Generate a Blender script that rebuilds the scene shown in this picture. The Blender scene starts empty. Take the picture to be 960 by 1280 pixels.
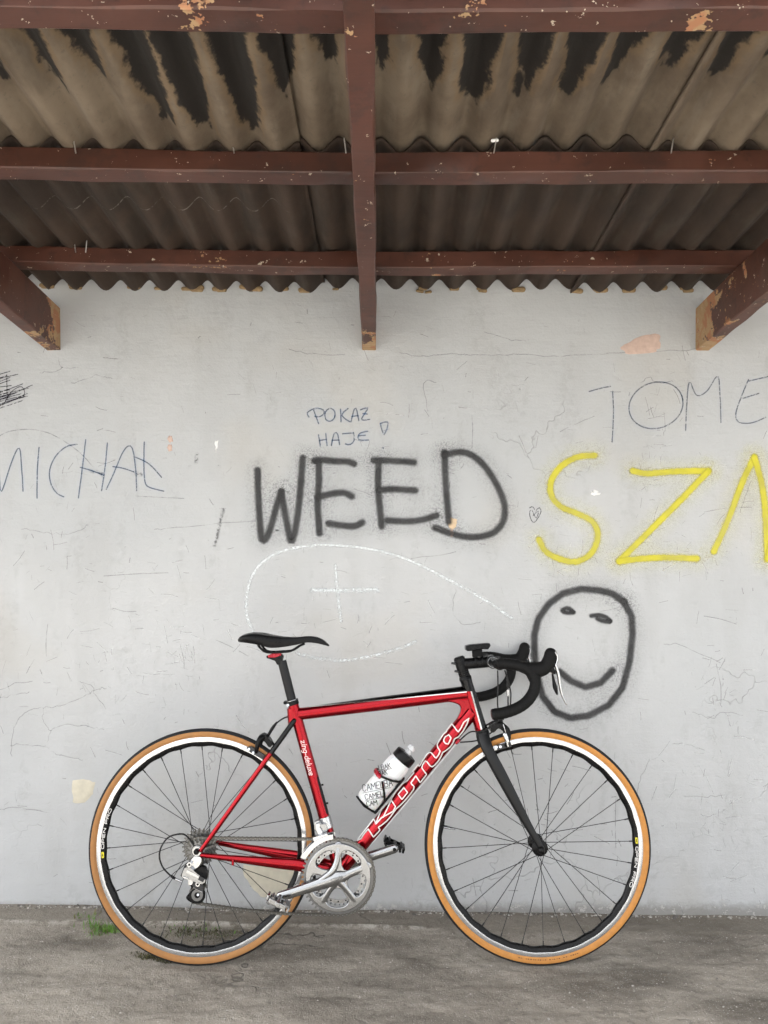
import bpy, bmesh, math, random
import numpy as np
from mathutils import Vector, Matrix
rad = math.radians
scn = bpy.context.scene
COL = scn.collection
random.seed(7); RNG = np.random.default_rng(11)

# ------------------------------------------------------------------ camera, sky, sun, exposure
F_PX = 962.0                      # focal length in units of the 960x1280 photograph
PITCH = rad(1.467); CAM_H = 1.264
WALL_Y = 2.604                    # metres from camera to the wall face
cam_d = bpy.data.cameras.new('camera'); cam = bpy.data.objects.new('camera', cam_d); COL.objects.link(cam)
cam.location = (0, 0, CAM_H); cam.rotation_euler = (rad(90) + PITCH, 0, 0)
cam_d.sensor_fit = 'VERTICAL'; cam_d.sensor_height = 36; cam_d.sensor_width = 27
cam_d.lens = F_PX / 1280 * 36; cam_d.clip_end = 2000; cam_d.clip_start = .02
scn.camera = cam
scn.render.resolution_x = 768; scn.render.resolution_y = 1024

SUN_EL, SUN_AZ = rad(60), rad(262)      # azimuth clockwise from +Y: high sun along the building, the canopy keeps this side in open shade
world = bpy.data.worlds.new('World'); scn.world = world; world.use_nodes = True
wn = world.node_tree.nodes; wl = world.node_tree.links
sky = wn.new('ShaderNodeTexSky'); sky.sky_type = 'NISHITA'; sky.sun_disc = False
sky.sun_elevation = SUN_EL; sky.sun_rotation = SUN_AZ; sky.air_density = 1.0; sky.dust_density = 3.0; sky.ozone_density = 1.0
hs = wn.new('ShaderNodeHueSaturation'); hs.inputs['Saturation'].default_value = .12     # grey overcast
wl.new(sky.outputs[0], hs.inputs['Color']); wl.new(hs.outputs[0], wn['Background'].inputs['Color'])
wn['Background'].inputs['Strength'].default_value = .15
sun_d = bpy.data.lights.new('sun', 'SUN'); sun = bpy.data.objects.new('sun', sun_d); COL.objects.link(sun)
sun_d.energy = 2.0; sun_d.angle = rad(1.5); sun_d.color = (1, .97, .93)
sdir = Vector((math.sin(SUN_AZ) * math.cos(SUN_EL), math.cos(SUN_AZ) * math.cos(SUN_EL), math.sin(SUN_EL)))
sun.rotation_euler = sdir.to_track_quat('Z', 'Y').to_euler(); sun.location = (-2, -6, 6)
scn.view_settings.view_transform = 'Standard'; scn.view_settings.look = 'None'
scn.view_settings.gamma = 1; scn.view_settings.use_curve_mapping = False
scn.view_settings.exposure = 1.98
scn.cycles.max_bounces = 4; scn.cycles.diffuse_bounces = 3; scn.cycles.glossy_bounces = 3; scn.cycles.transparent_max_bounces = 10
scn.cycles.use_adaptive_sampling = True; scn.cycles.adaptive_threshold = .045; scn.cycles.use_denoising = True

# ------------------------------------------------------------------ measuring helpers
CT, ST = math.cos(PITCH), math.sin(PITCH)
def rays(p):
    p = np.atleast_2d(np.asarray(p, float)); a = (p[:, 0] - 480) / F_PX; b = (640 - p[:, 1]) / F_PX
    return np.stack([a, CT - b * ST, ST + b * CT], 1)
BIKE_Y, LEAN = 2.2783, rad(6.0)
CL, SL = math.cos(LEAN), math.sin(LEAN)
U_REAR, U_FRONT, WR = -.5409, .4566, .336
def bike_local(p, s):
    """survey point -> bicycle coordinates (u forward, w up) in the plane s metres towards the drive side"""
    d = rays(p); s = np.broadcast_to(np.asarray(s, float), (len(d),))
    # normal of the bike plane (drive side): n = (0,-CL,SL); plane: n.(X - X0) = s
    n = np.array([0, -CL, SL]); o = np.array([0, 0, CAM_H]); x0 = np.array([0, BIKE_Y, 0])
    t = (s - n @ (o - x0)) / (d @ n); X = o + d * t[:, None] - x0
    return np.stack([X[:, 0], X[:, 1] * SL + X[:, 2] * CL], 1)
def P(x, y, s=0.0):
    u, w = bike_local([(x, y)], s)[0]
    return Vector((u, -s, w))
def ground_pt(x, y):
    d = rays([(x, y)])[0]; t = -CAM_H / d[2]
    return d[0] * t, d[1] * t
def wall_pt(p):
    d = rays(p); t = WALL_Y / d[:, 1]
    return d[:, 0] * t, CAM_H + d[:, 2] * t

# ------------------------------------------------------------------ numeric noise
_perm = RNG.permutation(4096).astype(np.int64); _val = RNG.random(4096)
def vnoise(x, y):
    xi = np.floor(x).astype(np.int64); yi = np.floor(y).astype(np.int64); fx = x - xi; fy = y - yi
    fx = fx * fx * (3 - 2 * fx); fy = fy * fy * (3 - 2 * fy)
    h = lambda a, b: _val[(_perm[(a + 57 * b) & 4095] + b * 131) & 4095]
    return (h(xi, yi) * (1 - fx) + h(xi + 1, yi) * fx) * (1 - fy) + (h(xi, yi + 1) * (1 - fx) + h(xi + 1, yi + 1) * fx) * fy
def fbm(x, y, o=4):
    r = 0; a = .5
    for i in range(o):
        r = r + a * (vnoise(x * 2 ** i + 17.3 * i, y * 2 ** i + 5.1 * i) - .5); a *= .5
    return r
def wall_bulge(x, z):     # plaster is not flat: a few millimetres, towards the camera
    return .008 * fbm(x * 1.7 + 3, z * 2.1 + 9, 3) + .006 * fbm(x * 6, z * 10 + 3, 3) + .0016 * fbm(x * 17 + 2, z * 31, 2)

# ------------------------------------------------------------------ material helpers
class NT:
    def __init__(s, name):
        s.m = bpy.data.materials.new(name); s.m.use_nodes = True; s.t = s.m.node_tree
        s.b = s.t.nodes['Principled BSDF']; s.out = s.t.nodes['Material Output']
    def n(s, ty, props=None, **inp):
        nd = s.t.nodes.new(ty)
        for k, v in (props or {}).items(): setattr(nd, k, v)
        for k, v in inp.items():
            key = int(k[1:]) if k[0] == 'i' and k[1:].isdigit() else k.replace('_', ' ')
            s.set(nd.inputs[key], v)
        return nd
    def set(s, sock, v):
        if hasattr(v, 'is_output') or isinstance(v, bpy.types.NodeSocket): s.t.links.new(v, sock)
        elif isinstance(v, bpy.types.Node): s.t.links.new(v.outputs[0], sock)
        else:
            if isinstance(v, (tuple, list)) and len(v) == 3 and sock.type == 'RGBA': v = (*v, 1)
            sock.default_value = v
    def math(s, op, a, b=0.0, c=0.0, clamp=False):
        nd = s.t.nodes.new('ShaderNodeMath'); nd.operation = op; nd.use_clamp = clamp
        s.set(nd.inputs[0], a); s.set(nd.inputs[1], b); s.set(nd.inputs[2], c); return nd.outputs[0]
    def mix(s, f, a, b, bt='MIX'):
        nd = s.t.nodes.new('ShaderNodeMix'); nd.data_type = 'RGBA'; nd.blend_type = bt
        s.set(nd.inputs[0], f); s.set(nd.inputs[6], a); s.set(nd.inputs[7], b); return nd.outputs[2]
    def step(s, x, lo, hi, a=0.0, b=1.0):
        nd = s.t.nodes.new('ShaderNodeMapRange'); nd.interpolation_type = 'SMOOTHSTEP'
        s.set(nd.inputs[0], x); nd.inputs[1].default_value = lo; nd.inputs[2].default_value = hi
        nd.inputs[3].default_value = a; nd.inputs[4].default_value = b; return nd.outputs[0]
    def pos(s, scale=(1, 1, 1), off=(0, 0, 0), obj=False):
        if obj: src = s.n('ShaderNodeTexCoord').outputs['Object']
        else: src = s.n('ShaderNodeNewGeometry').outputs['Position']
        mp = s.n('ShaderNodeMapping'); s.t.links.new(src, mp.inputs[0])
        mp.inputs['Scale'].default_value = scale; mp.inputs['Location'].default_value = off
        return mp.outputs[0]
    def noise(s, vec, scale, detail=4, rough=.55, dist=0.0):
        nd = s.n('ShaderNodeTexNoise', None, Scale=scale, Detail=detail, Roughness=rough, Distortion=dist)
        s.t.links.new(vec, nd.inputs['Vector']); return nd.outputs['Fac']
    def voro(s, vec, scale, feature='F1', out='Distance', rnd=1.0):
        nd = s.n('ShaderNodeTexVoronoi', {'feature': feature}, Scale=scale, Randomness=rnd)
        s.t.links.new(vec, nd.inputs['Vector']); return nd.outputs[out]
    def bump(s, h, strength=.3, dist=.002, normal=None):
        nd = s.n('ShaderNodeBump', None, Strength=strength, Distance=dist); s.set(nd.inputs['Height'], h)
        if normal is not None: s.set(nd.inputs['Normal'], normal)
        return nd.outputs[0]
    def final(s, **kw):
        for k, v in kw.items(): s.set(s.b.inputs[k.replace('_', ' ')], v)
        return s.m

def plain(name, col, rough=.5, metal=0.0, var=.12, scale=60, bump=.0, coat=0.0, rvar=.12, spec=.5):
    t = NT(name); p = t.pos(obj=True); f = t.noise(p, scale, 2)
    c = t.mix(f, tuple(x * (1 - var * 2) for x in col), tuple(min(1, x * (1 + var * 2)) for x in col))
    rv = 0 if metal > .3 else rvar
    r = t.step(f, .3, .7, max(.03, rough - rv), min(1, rough + rv))
    t.final(Base_Color=c, Roughness=r, Metallic=metal, Specular_IOR_Level=spec)
    if coat: t.final(Coat_Weight=coat, Coat_Roughness=.06)
    if bump: t.final(Normal=t.bump(f, bump, .001))
    return t.m

# ------------------------------------------------------------------ mesh helpers
def mk(name, verts, faces, mats, parent=None, midx=None, smooth=True, sharp=40, attr=None):
    me = bpy.data.meshes.new(name)
    me.from_pydata([tuple(v) for v in verts], [], [tuple(f) for f in faces])
    mats = mats if isinstance(mats, (list, tuple)) else [mats]
    for m in mats: me.materials.append(m)
    if midx is not None: me.polygons.foreach_set('material_index', np.asarray(midx, np.int32))
    if attr:
        for k, a in attr.items():
            at = me.attributes.new(k, 'FLOAT_VECTOR', 'POINT'); at.data.foreach_set('vector', np.asarray(a, np.float32).ravel())
    if smooth:
        me.shade_smooth()
        if sharp: me.set_sharp_from_angle(angle=rad(sharp))
    me.update()
    o = bpy.data.objects.new(name, me); COL.objects.link(o)
    if parent is not None: o.parent = parent
    return o
def tag(o, label=None, cat=None, group=None, kind=None):
    for k, v in (('label', label), ('category', cat), ('group', group), ('kind', kind)):
        if v: o[k] = v
    return o
def empty(name, parent=None, loc=(0, 0, 0), rot=(0, 0, 0)):
    o = bpy.data.objects.new(name, None); COL.objects.link(o); o.location = loc; o.rotation_euler = rot
    o.empty_display_size = .1
    if parent is not None: o.parent = parent
    return o
def bevel(o, w=.001, seg=2, ang=35):
    m = o.modifiers.new('bevel', 'BEVEL'); m.width = w; m.segments = seg; m.limit_method = 'ANGLE'; m.angle_limit = rad(ang)
    m.harden_normals = False
    return o

class MB:                                    # collects geometry for one mesh
    def __init__(s): s.v = []; s.f = []; s.m = []
    def add(s, v, f, m=0):
        k = len(s.v); s.v += [Vector(x) for x in v]; s.f += [tuple(i + k for i in q) for q in f]; s.m += [m] * len(f); return s
    def box(s, c, d, rot=None, m=0):
        R = rot if rot is not None else Matrix.Identity(3); c = Vector(c)
        v = [c + R @ Vector((x * d[0] / 2, y * d[1] / 2, z * d[2] / 2)) for x in (-1, 1) for y in (-1, 1) for z in (-1, 1)]
        return s.add(v, [(0, 1, 3, 2), (4, 6, 7, 5), (0, 4, 5, 1), (2, 3, 7, 6), (0, 2, 6, 4), (1, 5, 7, 3)], m)
    def build(s, name, mats, parent=None, sharp=40):
        return mk(name, s.v, s.f, mats, parent, s.m, True, sharp)
def catmull(pts, n=6):
    """pts: list of tuples (any length); returns smoothed list"""
    A = [np.asarray(p, float) for p in pts]; out = []
    for i in range(len(A) - 1):
        p0 = A[max(i - 1, 0)]; p1 = A[i]; p2 = A[i + 1]; p3 = A[min(i + 2, len(A) - 1)]
        for k in range(n):
            t = k / n
            out.append(.5 * ((2 * p1) + (-p0 + p2) * t + (2 * p0 - 5 * p1 + 4 * p2 - p3) * t * t + (-p0 + 3 * p1 - 3 * p2 + p3) * t ** 3))
    out.append(A[-1]); return out
def tube(mb, path, r, seg=14, cap=True, m=0, smooth=0, round_end=False, side=(0, 1, 0)):
    """path: Vectors; r: number or list of number/(side, normal)"""
    n = len(path)
    R = [r] * n if not isinstance(r, list) else r
    R = [(x, x) if not isinstance(x, (tuple, list)) else tuple(x) for x in R]
    if smooth:
        q = catmull([(*p, *k) for p, k in zip(path, R)], smooth); path = [Vector(x[:3]) for x in q]; R = [(x[3], x[4]) for x in q]
    else: path = [Vector(p) for p in path]
    if round_end:
        for end in (0, 1):
            i, j = (0, 1) if end == 0 else (-1, -2)
            T = (path[i] - path[j]).normalized(); p0 = path[i]; r0 = R[i]; L = max(r0)
            ex = [(p0 + T * L * math.sin(a) * .9, (r0[0] * math.cos(a), r0[1] * math.cos(a))) for a in (rad(30), rad(55), rad(75))]
            if end == 0: path = [e[0] for e in reversed(ex)] + path; R = [e[1] for e in reversed(ex)] + R
            else: path = path + [e[0] for e in ex]; R = R + [e[1] for e in ex]
    n = len(path); B = None; rows = []
    for i in range(n):
        T = (path[min(i + 1, n - 1)] - path[max(i - 1, 0)]).normalized()
        if B is None:
            B = Vector(side)
            if abs(B.dot(T)) > .95: B = Vector((0, 0, 1)) if abs(T.z) < .9 else Vector((1, 0, 0))
        B = (B - T * B.dot(T)).normalized(); N = T.cross(B)
        rows.append([path[i] + B * R[i][0] * math.cos(2 * math.pi * k / seg) + N * R[i][1] * math.sin(2 * math.pi * k / seg) for k in range(seg)])
    v = [p for row in rows for p in row]; f = []
    for i in range(n - 1):
        for k in range(seg):
            a = i * seg + k; b = i * seg + (k + 1) % seg; f.append((a, b, b + seg, a + seg))
    if cap: f.append(tuple(range(seg - 1, -1, -1))); f.append(tuple((n - 1) * seg + k for k in range(seg)))
    mb.add(v, f, m); return mb
def lathe(mb, prof, center, seg=48, mats=None, closed=False, axis=None, rfun=None):
    """prof: list of (radius, s). axis: bicycle s axis (towards the drive side)"""
    c = Vector(center); n = len(prof); v = []; f = []; mi = []
    for k in range(seg):
        a = 2 * math.pi * k / seg
        for j, (r, s) in enumerate(prof):
            rr = r if rfun is None else rfun(j, r, a)
            v.append(c + Vector((rr * math.cos(a), -s, rr * math.sin(a))))
    m = n if closed else n - 1
    for k in range(seg):
        for j in range(m):
            a = k * n + j; b = k * n + (j + 1) % n; c2 = ((k + 1) % seg) * n + (j + 1) % n; d = ((k + 1) % seg) * n + j
            f.append((a, d, c2, b)); mi.append(mats[j] if mats else 0)
    k0 = len(mb.v); mb.v += v; mb.f += [tuple(i + k0 for i in q) for q in f]; mb.m += mi; return mb
def plate(mb, outer, holes, s0, s1, m=0):
    """outer, holes: loops of (u, w); a flat plate between lateral offsets s0 and s1"""
    bm = bmesh.new(); loops = []
    for lp in [outer] + list(holes):
        vs = [bm.verts.new((p[0], 0, p[1])) for p in lp]; loops.append(vs)
        for a, b in zip(vs, vs[1:] + vs[:1]): bm.edges.new((a, b))
    bmesh.ops.triangle_fill(bm, use_beauty=True, use_dissolve=False, edges=bm.edges[:])
    bm.verts.index_update(); vs = [v.co.copy() for v in bm.verts]; fs = [tuple(v.index for v in f.verts) for f in bm.faces]
    idx = [[v.index for v in lp] for lp in loops]; bm.free()
    n = len(vs); V = [Vector((p.x, -s0, p.z)) for p in vs] + [Vector((p.x, -s1, p.z)) for p in vs]
    F = fs + [tuple(i + n for i in reversed(q)) for q in fs]
    for lp in idx:
        for a, b in zip(lp, lp[1:] + lp[:1]): F.append((a, b, b + n, a + n))
    # consistent normals
    bm = bmesh.new(); bv = [bm.verts.new(p) for p in V]
    for q in F:
        try: bm.faces.new([bv[i] for i in q])
        except ValueError: pass
    bmesh.ops.recalc_face_normals(bm, faces=bm.faces[:]); bm.verts.index_update()
    mb.add([v.co.copy() for v in bm.verts], [tuple(v.index for v in f.verts) for f in bm.faces], m); bm.free(); return mb
def pxplate(mb, pts, s0, s1, m=0, smooth=0):
    if smooth:
        pts = catmull(list(pts) + [pts[0]], smooth)[:-1]
    loc = bike_local(pts, (s0 + s1) / 2); return plate(mb, [tuple(p) for p in loc], [], s0, s1, m)

# painted strokes that lie on a surface: mapf(points(N,2), offset) -> (N,3)
def strokes_mesh(name, strokes, mapf, material, parent, off=.0004, doff=.00012, step=3.0, cross=5, caps=True):
    V = []; Fc = []; A = []; k0 = 0
    for si, st in enumerate(strokes):
        pts, hw = st[0], st[1]; sm = st[2] if len(st) > 2 else 5; closed = len(st) > 3 and st[3]
        p = np.array(catmull(pts, sm)) if sm and len(pts) > 2 else np.array(pts, float)
        seg = np.linalg.norm(np.diff(p, axis=0), axis=1); L = np.concatenate([[0], np.cumsum(seg)])
        nn = max(2, int(L[-1] / step) + 1); q = np.linspace(0, L[-1], nn)
        p = np.stack([np.interp(q, L, p[:, 0]), np.interp(q, L, p[:, 1])], 1)
        t = np.gradient(p, axis=0); t /= np.linalg.norm(t, axis=1)[:, None] + 1e-9
        if closed: t[0] = t[-1] = (t[0] + t[-1]) / np.linalg.norm(t[0] + t[-1])
        al = np.zeros(len(p))
        if caps and not closed:
            p = np.concatenate([[p[0] - t[0] * hw], [p[0] - t[0] * hw * .5], p, [p[-1] + t[-1] * hw * .5], [p[-1] + t[-1] * hw]])
            t = np.concatenate([[t[0]] * 2, t, [t[-1]] * 2]); al = np.concatenate([[1, .5], al, [.5, 1]]); q = np.concatenate([[q[0] - hw, q[0] - hw / 2], q, [q[-1] + hw / 2, q[-1] + hw]])
        nr = np.stack([-t[:, 1], t[:, 0]], 1); ac = np.linspace(-1, 1, cross)
        g = p[:, None, :] + nr[:, None, :] * (ac[None, :, None] * hw)
        V.append(mapf(g.reshape(-1, 2), off + doff * si))
        A.append(np.stack([np.tile(ac, len(p)), np.repeat(al, cross), np.repeat(q, cross) + si * 37.7], 1))
        r = np.arange(len(p) - 1)[:, None] * cross + np.arange(cross - 1)[None, :]; r = r.ravel() + k0
        Fc += [(a, a + 1, a + 1 + cross, a + cross) for a in r.tolist()]; k0 += len(p) * cross
    V = np.concatenate(V); A = np.concatenate(A)
    return mk(name, V.tolist(), Fc, material, parent, None, True, 0, {'rib': A})
def wall_map(p, off):
    x, z = wall_pt(p); return np.stack([x, WALL_Y - wall_bulge(x, z) - off, z], 1)
def tube_map(a, b, r0, r1=None):
    """map survey points onto the drive-side surface of a straight round tube a->b (bicycle coordinates)"""
    a2 = np.array([a.x, a.z]); b2 = np.array([b.x, b.z]); d = b2 - a2; L = np.linalg.norm(d); d /= L; n = np.array([-d[1], d[0]])
    sa, sb = -a.y, -b.y
    def f(p, off):
        s = np.full(len(p), r0)
        for _ in range(5):
            q = bike_local(p, s) - a2; e = q @ n; t = np.clip((q @ d) / L, 0, 1); r = r0 + ((r1 if r1 else r0) - r0) * t
            s = sa + (sb - sa) * t + np.sqrt(np.maximum(r * r - e * e, (.15 * r) ** 2))
        q = bike_local(p, s); return np.stack([q[:, 0], -(s + off), q[:, 1]], 1)
    return f
GLYPH = {
 'A': ([[(0, 0), (.3, 1), (.6, 0)], [(.12, .38), (.48, .38)]], .6),
 'B': ([[(0, 0), (0, 1), (.4, 1), (.52, .88), (.52, .65), (.4, .53), (0, .53)], [(.4, .53), (.58, .4), (.58, .13), (.44, 0), (0, 0)]], .58),
 'C': ([[(.56, .8), (.42, 1), (.15, 1), (0, .82), (0, .18), (.15, 0), (.42, 0), (.56, .2)]], .56),
 'E': ([[(.5, 1), (0, 1), (0, 0), (.5, 0)], [(0, .52), (.42, .52)]], .5),
 'G': ([[(.56, .82), (.42, 1), (.15, 1), (0, .82), (0, .18), (.15, 0), (.42, 0), (.56, .2), (.56, .48), (.34, .48)]], .56),
 'K': ([[(0, 0), (0, 1)], [(.55, 1), (0, .45)], [(.18, .6), (.58, 0)]], .58),
 'L': ([[(0, 1), (0, 0), (.48, 0)]], .48),
 'M': ([[(0, 0), (0, 1), (.35, .35), (.7, 1), (.7, 0)]], .7),
 'N': ([[(0, 0), (0, 1), (.55, 0), (.55, 1)]], .55),
 'O': ([[(.15, 0), (0, .2), (0, .8), (.15, 1), (.45, 1), (.6, .8), (.6, .2), (.45, 0), (.15, 0)]], .6),
 'P': ([[(0, 0), (0, 1), (.4, 1), (.54, .86), (.54, .6), (.4, .46), (0, .46)]], .54),
 'R': ([[(0, 0), (0, 1), (.4, 1), (.54, .86), (.54, .62), (.4, .48), (0, .48)], [(.3, .48), (.56, 0)]], .56),
 'T': ([[(0, 1), (.56, 1)], [(.28, 1), (.28, 0)]], .56),
 'U': ([[(0, 1), (0, .18), (.15, 0), (.42, 0), (.56, .18), (.56, 1)]], .56),
 'z': ([[(0, .62), (.45, .62), (0, 0), (.45, 0)]], .45), 'i': ([[(.05, .62), (.05, 0)], [(.05, .85), (.05, .92)]], .1),
 'n': ([[(0, 0), (0, .62)], [(0, .45), (.15, .62), (.32, .62), (.42, .48), (.42, 0)]], .42),
 'g': ([[(.42, .5), (.3, .62), (.1, .62), (0, .48), (0, .14), (.1, 0), (.3, 0), (.42, .12)], [(.42, .62), (.42, -.2), (.3, -.34), (.05, -.34)]], .42),
 'd': ([[(.42, .5), (.3, .62), (.1, .62), (0, .48), (0, .14), (.1, 0), (.3, 0), (.42, .12)], [(.42, 1), (.42, 0)]], .42),
 'e': ([[(0, .33), (.42, .33), (.42, .48), (.3, .62), (.1, .62), (0, .48), (0, .14), (.1, 0), (.4, .02)]], .42),
 'l': ([[(.03, 1), (.03, 0)]], .08), 'u': ([[(0, .62), (0, .14), (.1, 0), (.3, 0), (.42, .14)], [(.42, .62), (.42, 0)]], .42),
 'x': ([[(0, .62), (.42, 0)], [(0, 0), (.42, .62)]], .42), '-': ([[(0, .32), (.3, .32)]], .3), ' ': ([], .3)}
def text_strokes(txt, org, size, ang, hw, gap=.2, xs=1.0, slant=0.0):
    """stroke lettering in a 2-D plane with y downwards; org = baseline start, ang = baseline angle (clockwise, degrees)"""
    ca, sa = math.cos(rad(ang)), math.sin(rad(ang)); x = 0; out = []
    for ch in txt:
        g, w = GLYPH[ch]
        for st in g:
            pts = []
            for (a, b) in st:
                lx = (x + a + slant * b) * size * xs; ly = -b * size
                pts.append((org[0] + lx * ca - ly * sa, org[1] + lx * sa + ly * ca))
            out.append((pts, hw, 0))
        x += w + gap
    return out

# ------------------------------------------------------------------ materials: the place
def attr3(t, name):
    at = t.n('ShaderNodeAttribute', {'attribute_name': name}); sp = t.n('ShaderNodeSeparateXYZ'); t.t.links.new(at.outputs['Vector'], sp.inputs[0]); return sp.outputs
def make_wall_mat():
    t = NT('painted_plaster'); p = t.pos(); A = attr3(t, 'soil'); B = attr3(t, 'soil_fine')
    nz = t.n('ShaderNodeTexNoise', None, Scale=6.0, Detail=3.0, Roughness=.7); t.t.links.new(p, nz.inputs['Vector'])
    sc = t.n('ShaderNodeVectorMath', {'operation': 'SCALE'}, Scale=.2); t.t.links.new(nz.outputs['Color'], sc.inputs[0])
    ad = t.n('ShaderNodeVectorMath', {'operation': 'ADD'}); t.t.links.new(p, ad.inputs[0]); t.t.links.new(sc.outputs[0], ad.inputs[1])
    e = t.voro(ad.outputs[0], 3.3, 'DISTANCE_TO_EDGE'); crack = t.math('MULTIPLY', t.step(e, .0, .006, 1, 0), B[2])
    streak = t.noise(t.pos((6, 1, 60)), 1.0, 2, .65); blob = t.noise(p, 40, 4, .75)
    h = t.math('SUBTRACT', t.math('ADD', t.math('MULTIPLY', streak, .35), t.math('MULTIPLY', blob, .9)), t.math('MULTIPLY', crack, .6))
    c = t.mix(A[0], (.405, .416, .423), (.462, .469, .472))
    c = t.mix(t.math('MULTIPLY', A[1], .24), c, (.37, .37, .365))
    c = t.mix(t.math('MULTIPLY', A[2], .12), c, (.3, .295, .285))
    fz = t.math('MULTIPLY', B[0], t.step(blob, .42, .62)); c = t.mix(t.math('MULTIPLY', fz, .16), c, (.21, .205, .195))
    spk = t.step(blob, .70, .76); c = t.mix(t.math('MULTIPLY', spk, .35), c, (.2, .19, .18))
    wsp = t.step(blob, .27, .22); c = t.mix(t.math('MULTIPLY', wsp, .4), c, (.66, .66, .65))
    c = t.mix(t.math('MULTIPLY', t.step(streak, .55, .8), .12), c, (.35, .35, .345))
    c = t.mix(t.math('MULTIPLY', B[1], .16), c, (.44, .39, .31))
    c = t.mix(t.math('MULTIPLY', crack, .35), c, (.17, .165, .16))
    sep = t.n('ShaderNodeSeparateXYZ'); t.t.links.new(p, sep.inputs[0]); z = sep.outputs[2]
    edge = t.math('ADD', z, t.math('MULTIPLY', blob, -.05)); c = t.mix(t.step(edge, -.028, .012, .65, 0), c, (.17, .16, .14))
    chip = t.math('MULTIPLY', t.step(z, .0, .05, 1, 0), t.step(blob, .57, .62)); c = t.mix(t.math('MULTIPLY', chip, .6), c, (.58, .56, .53))
    return t.final(Base_Color=c, Roughness=.74, Normal=t.bump(h, .7, .004))
def wall_soil(x, z):
    sm = lambda v, lo, hi: (lambda q: q * q * (3 - 2 * q))(np.clip((v - lo) / (hi - lo), 0, 1))
    big = sm(fbm(x * 1.1, z * 1.1, 3) + .5, .35, .65); mid = sm(fbm(x * 6 + 3, z * 2.7, 5) + .5, .5, .72)
    s1 = sm(fbm(x * 7 + 1, z * 1.6 + 7, 5) + .5, .55, .7)
    s2 = sm(fbm(x * 19 + 5, z * 5 + 3, 4) + .5, .60, .70); oc = sm(fbm(x * 2.3 + 2, z * 2.3 + 8, 4) + .5, .56, .74)
    ck = sm(fbm(x * 1.9 + 4, z * 1.9 + 2, 2) + .5, .56, .64)
    return np.stack([big, mid, s1], 1), np.stack([s2, oc, ck], 1)
def paint_alpha(t, soft, grain, gscale, dens):
    """alpha across a stroke; soft = where the edge starts to fade (0..1)"""
    at = t.n('ShaderNodeAttribute', {'attribute_name': 'rib'}); sp = t.n('ShaderNodeSeparateXYZ'); t.t.links.new(at.outputs['Vector'], sp.inputs[0])
    d = t.math('SQRT', t.math('ADD', t.math('POWER', sp.outputs[0], 2), t.math('POWER', sp.outputs[1], 2)))
    nz = t.noise(t.pos(), gscale, 4, .7)
    d = t.math('ADD', d, t.math('MULTIPLY', t.math('SUBTRACT', nz, .5), grain))
    a = t.step(d, soft, 1.0, 1, 0); return t.math('MULTIPLY', a, dens), nz, sp.outputs[2]
def paint_mat(name, col, soft=.5, grain=.5, gscale=90, dens=.95, speck=None, rough=.75, fade=0.0):
    t = NT(name); a, nz, ln = paint_alpha(t, soft, grain, gscale, dens)
    if speck: a = t.math('MULTIPLY', a, t.step(t.noise(t.pos(off=(3, 1, 2)), speck[0], 3, .75), speck[1], speck[2]))
    if fade: a = t.math('MULTIPLY', a, t.step(t.noise(t.pos(off=(1, 5, 2)), 9, 3), .3, .7, 1 - fade, 1))
    h = t.noise(t.pos(), 38, 3, .6); n2 = t.noise(t.pos(), 12, 2)
    c = t.mix(n2, tuple(x * .85 for x in col), tuple(min(1, x * 1.15) for x in col))
    t.final(Base_Color=c, Roughness=rough, Alpha=a, Normal=t.bump(h, .4, .0035)); return t.m
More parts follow.
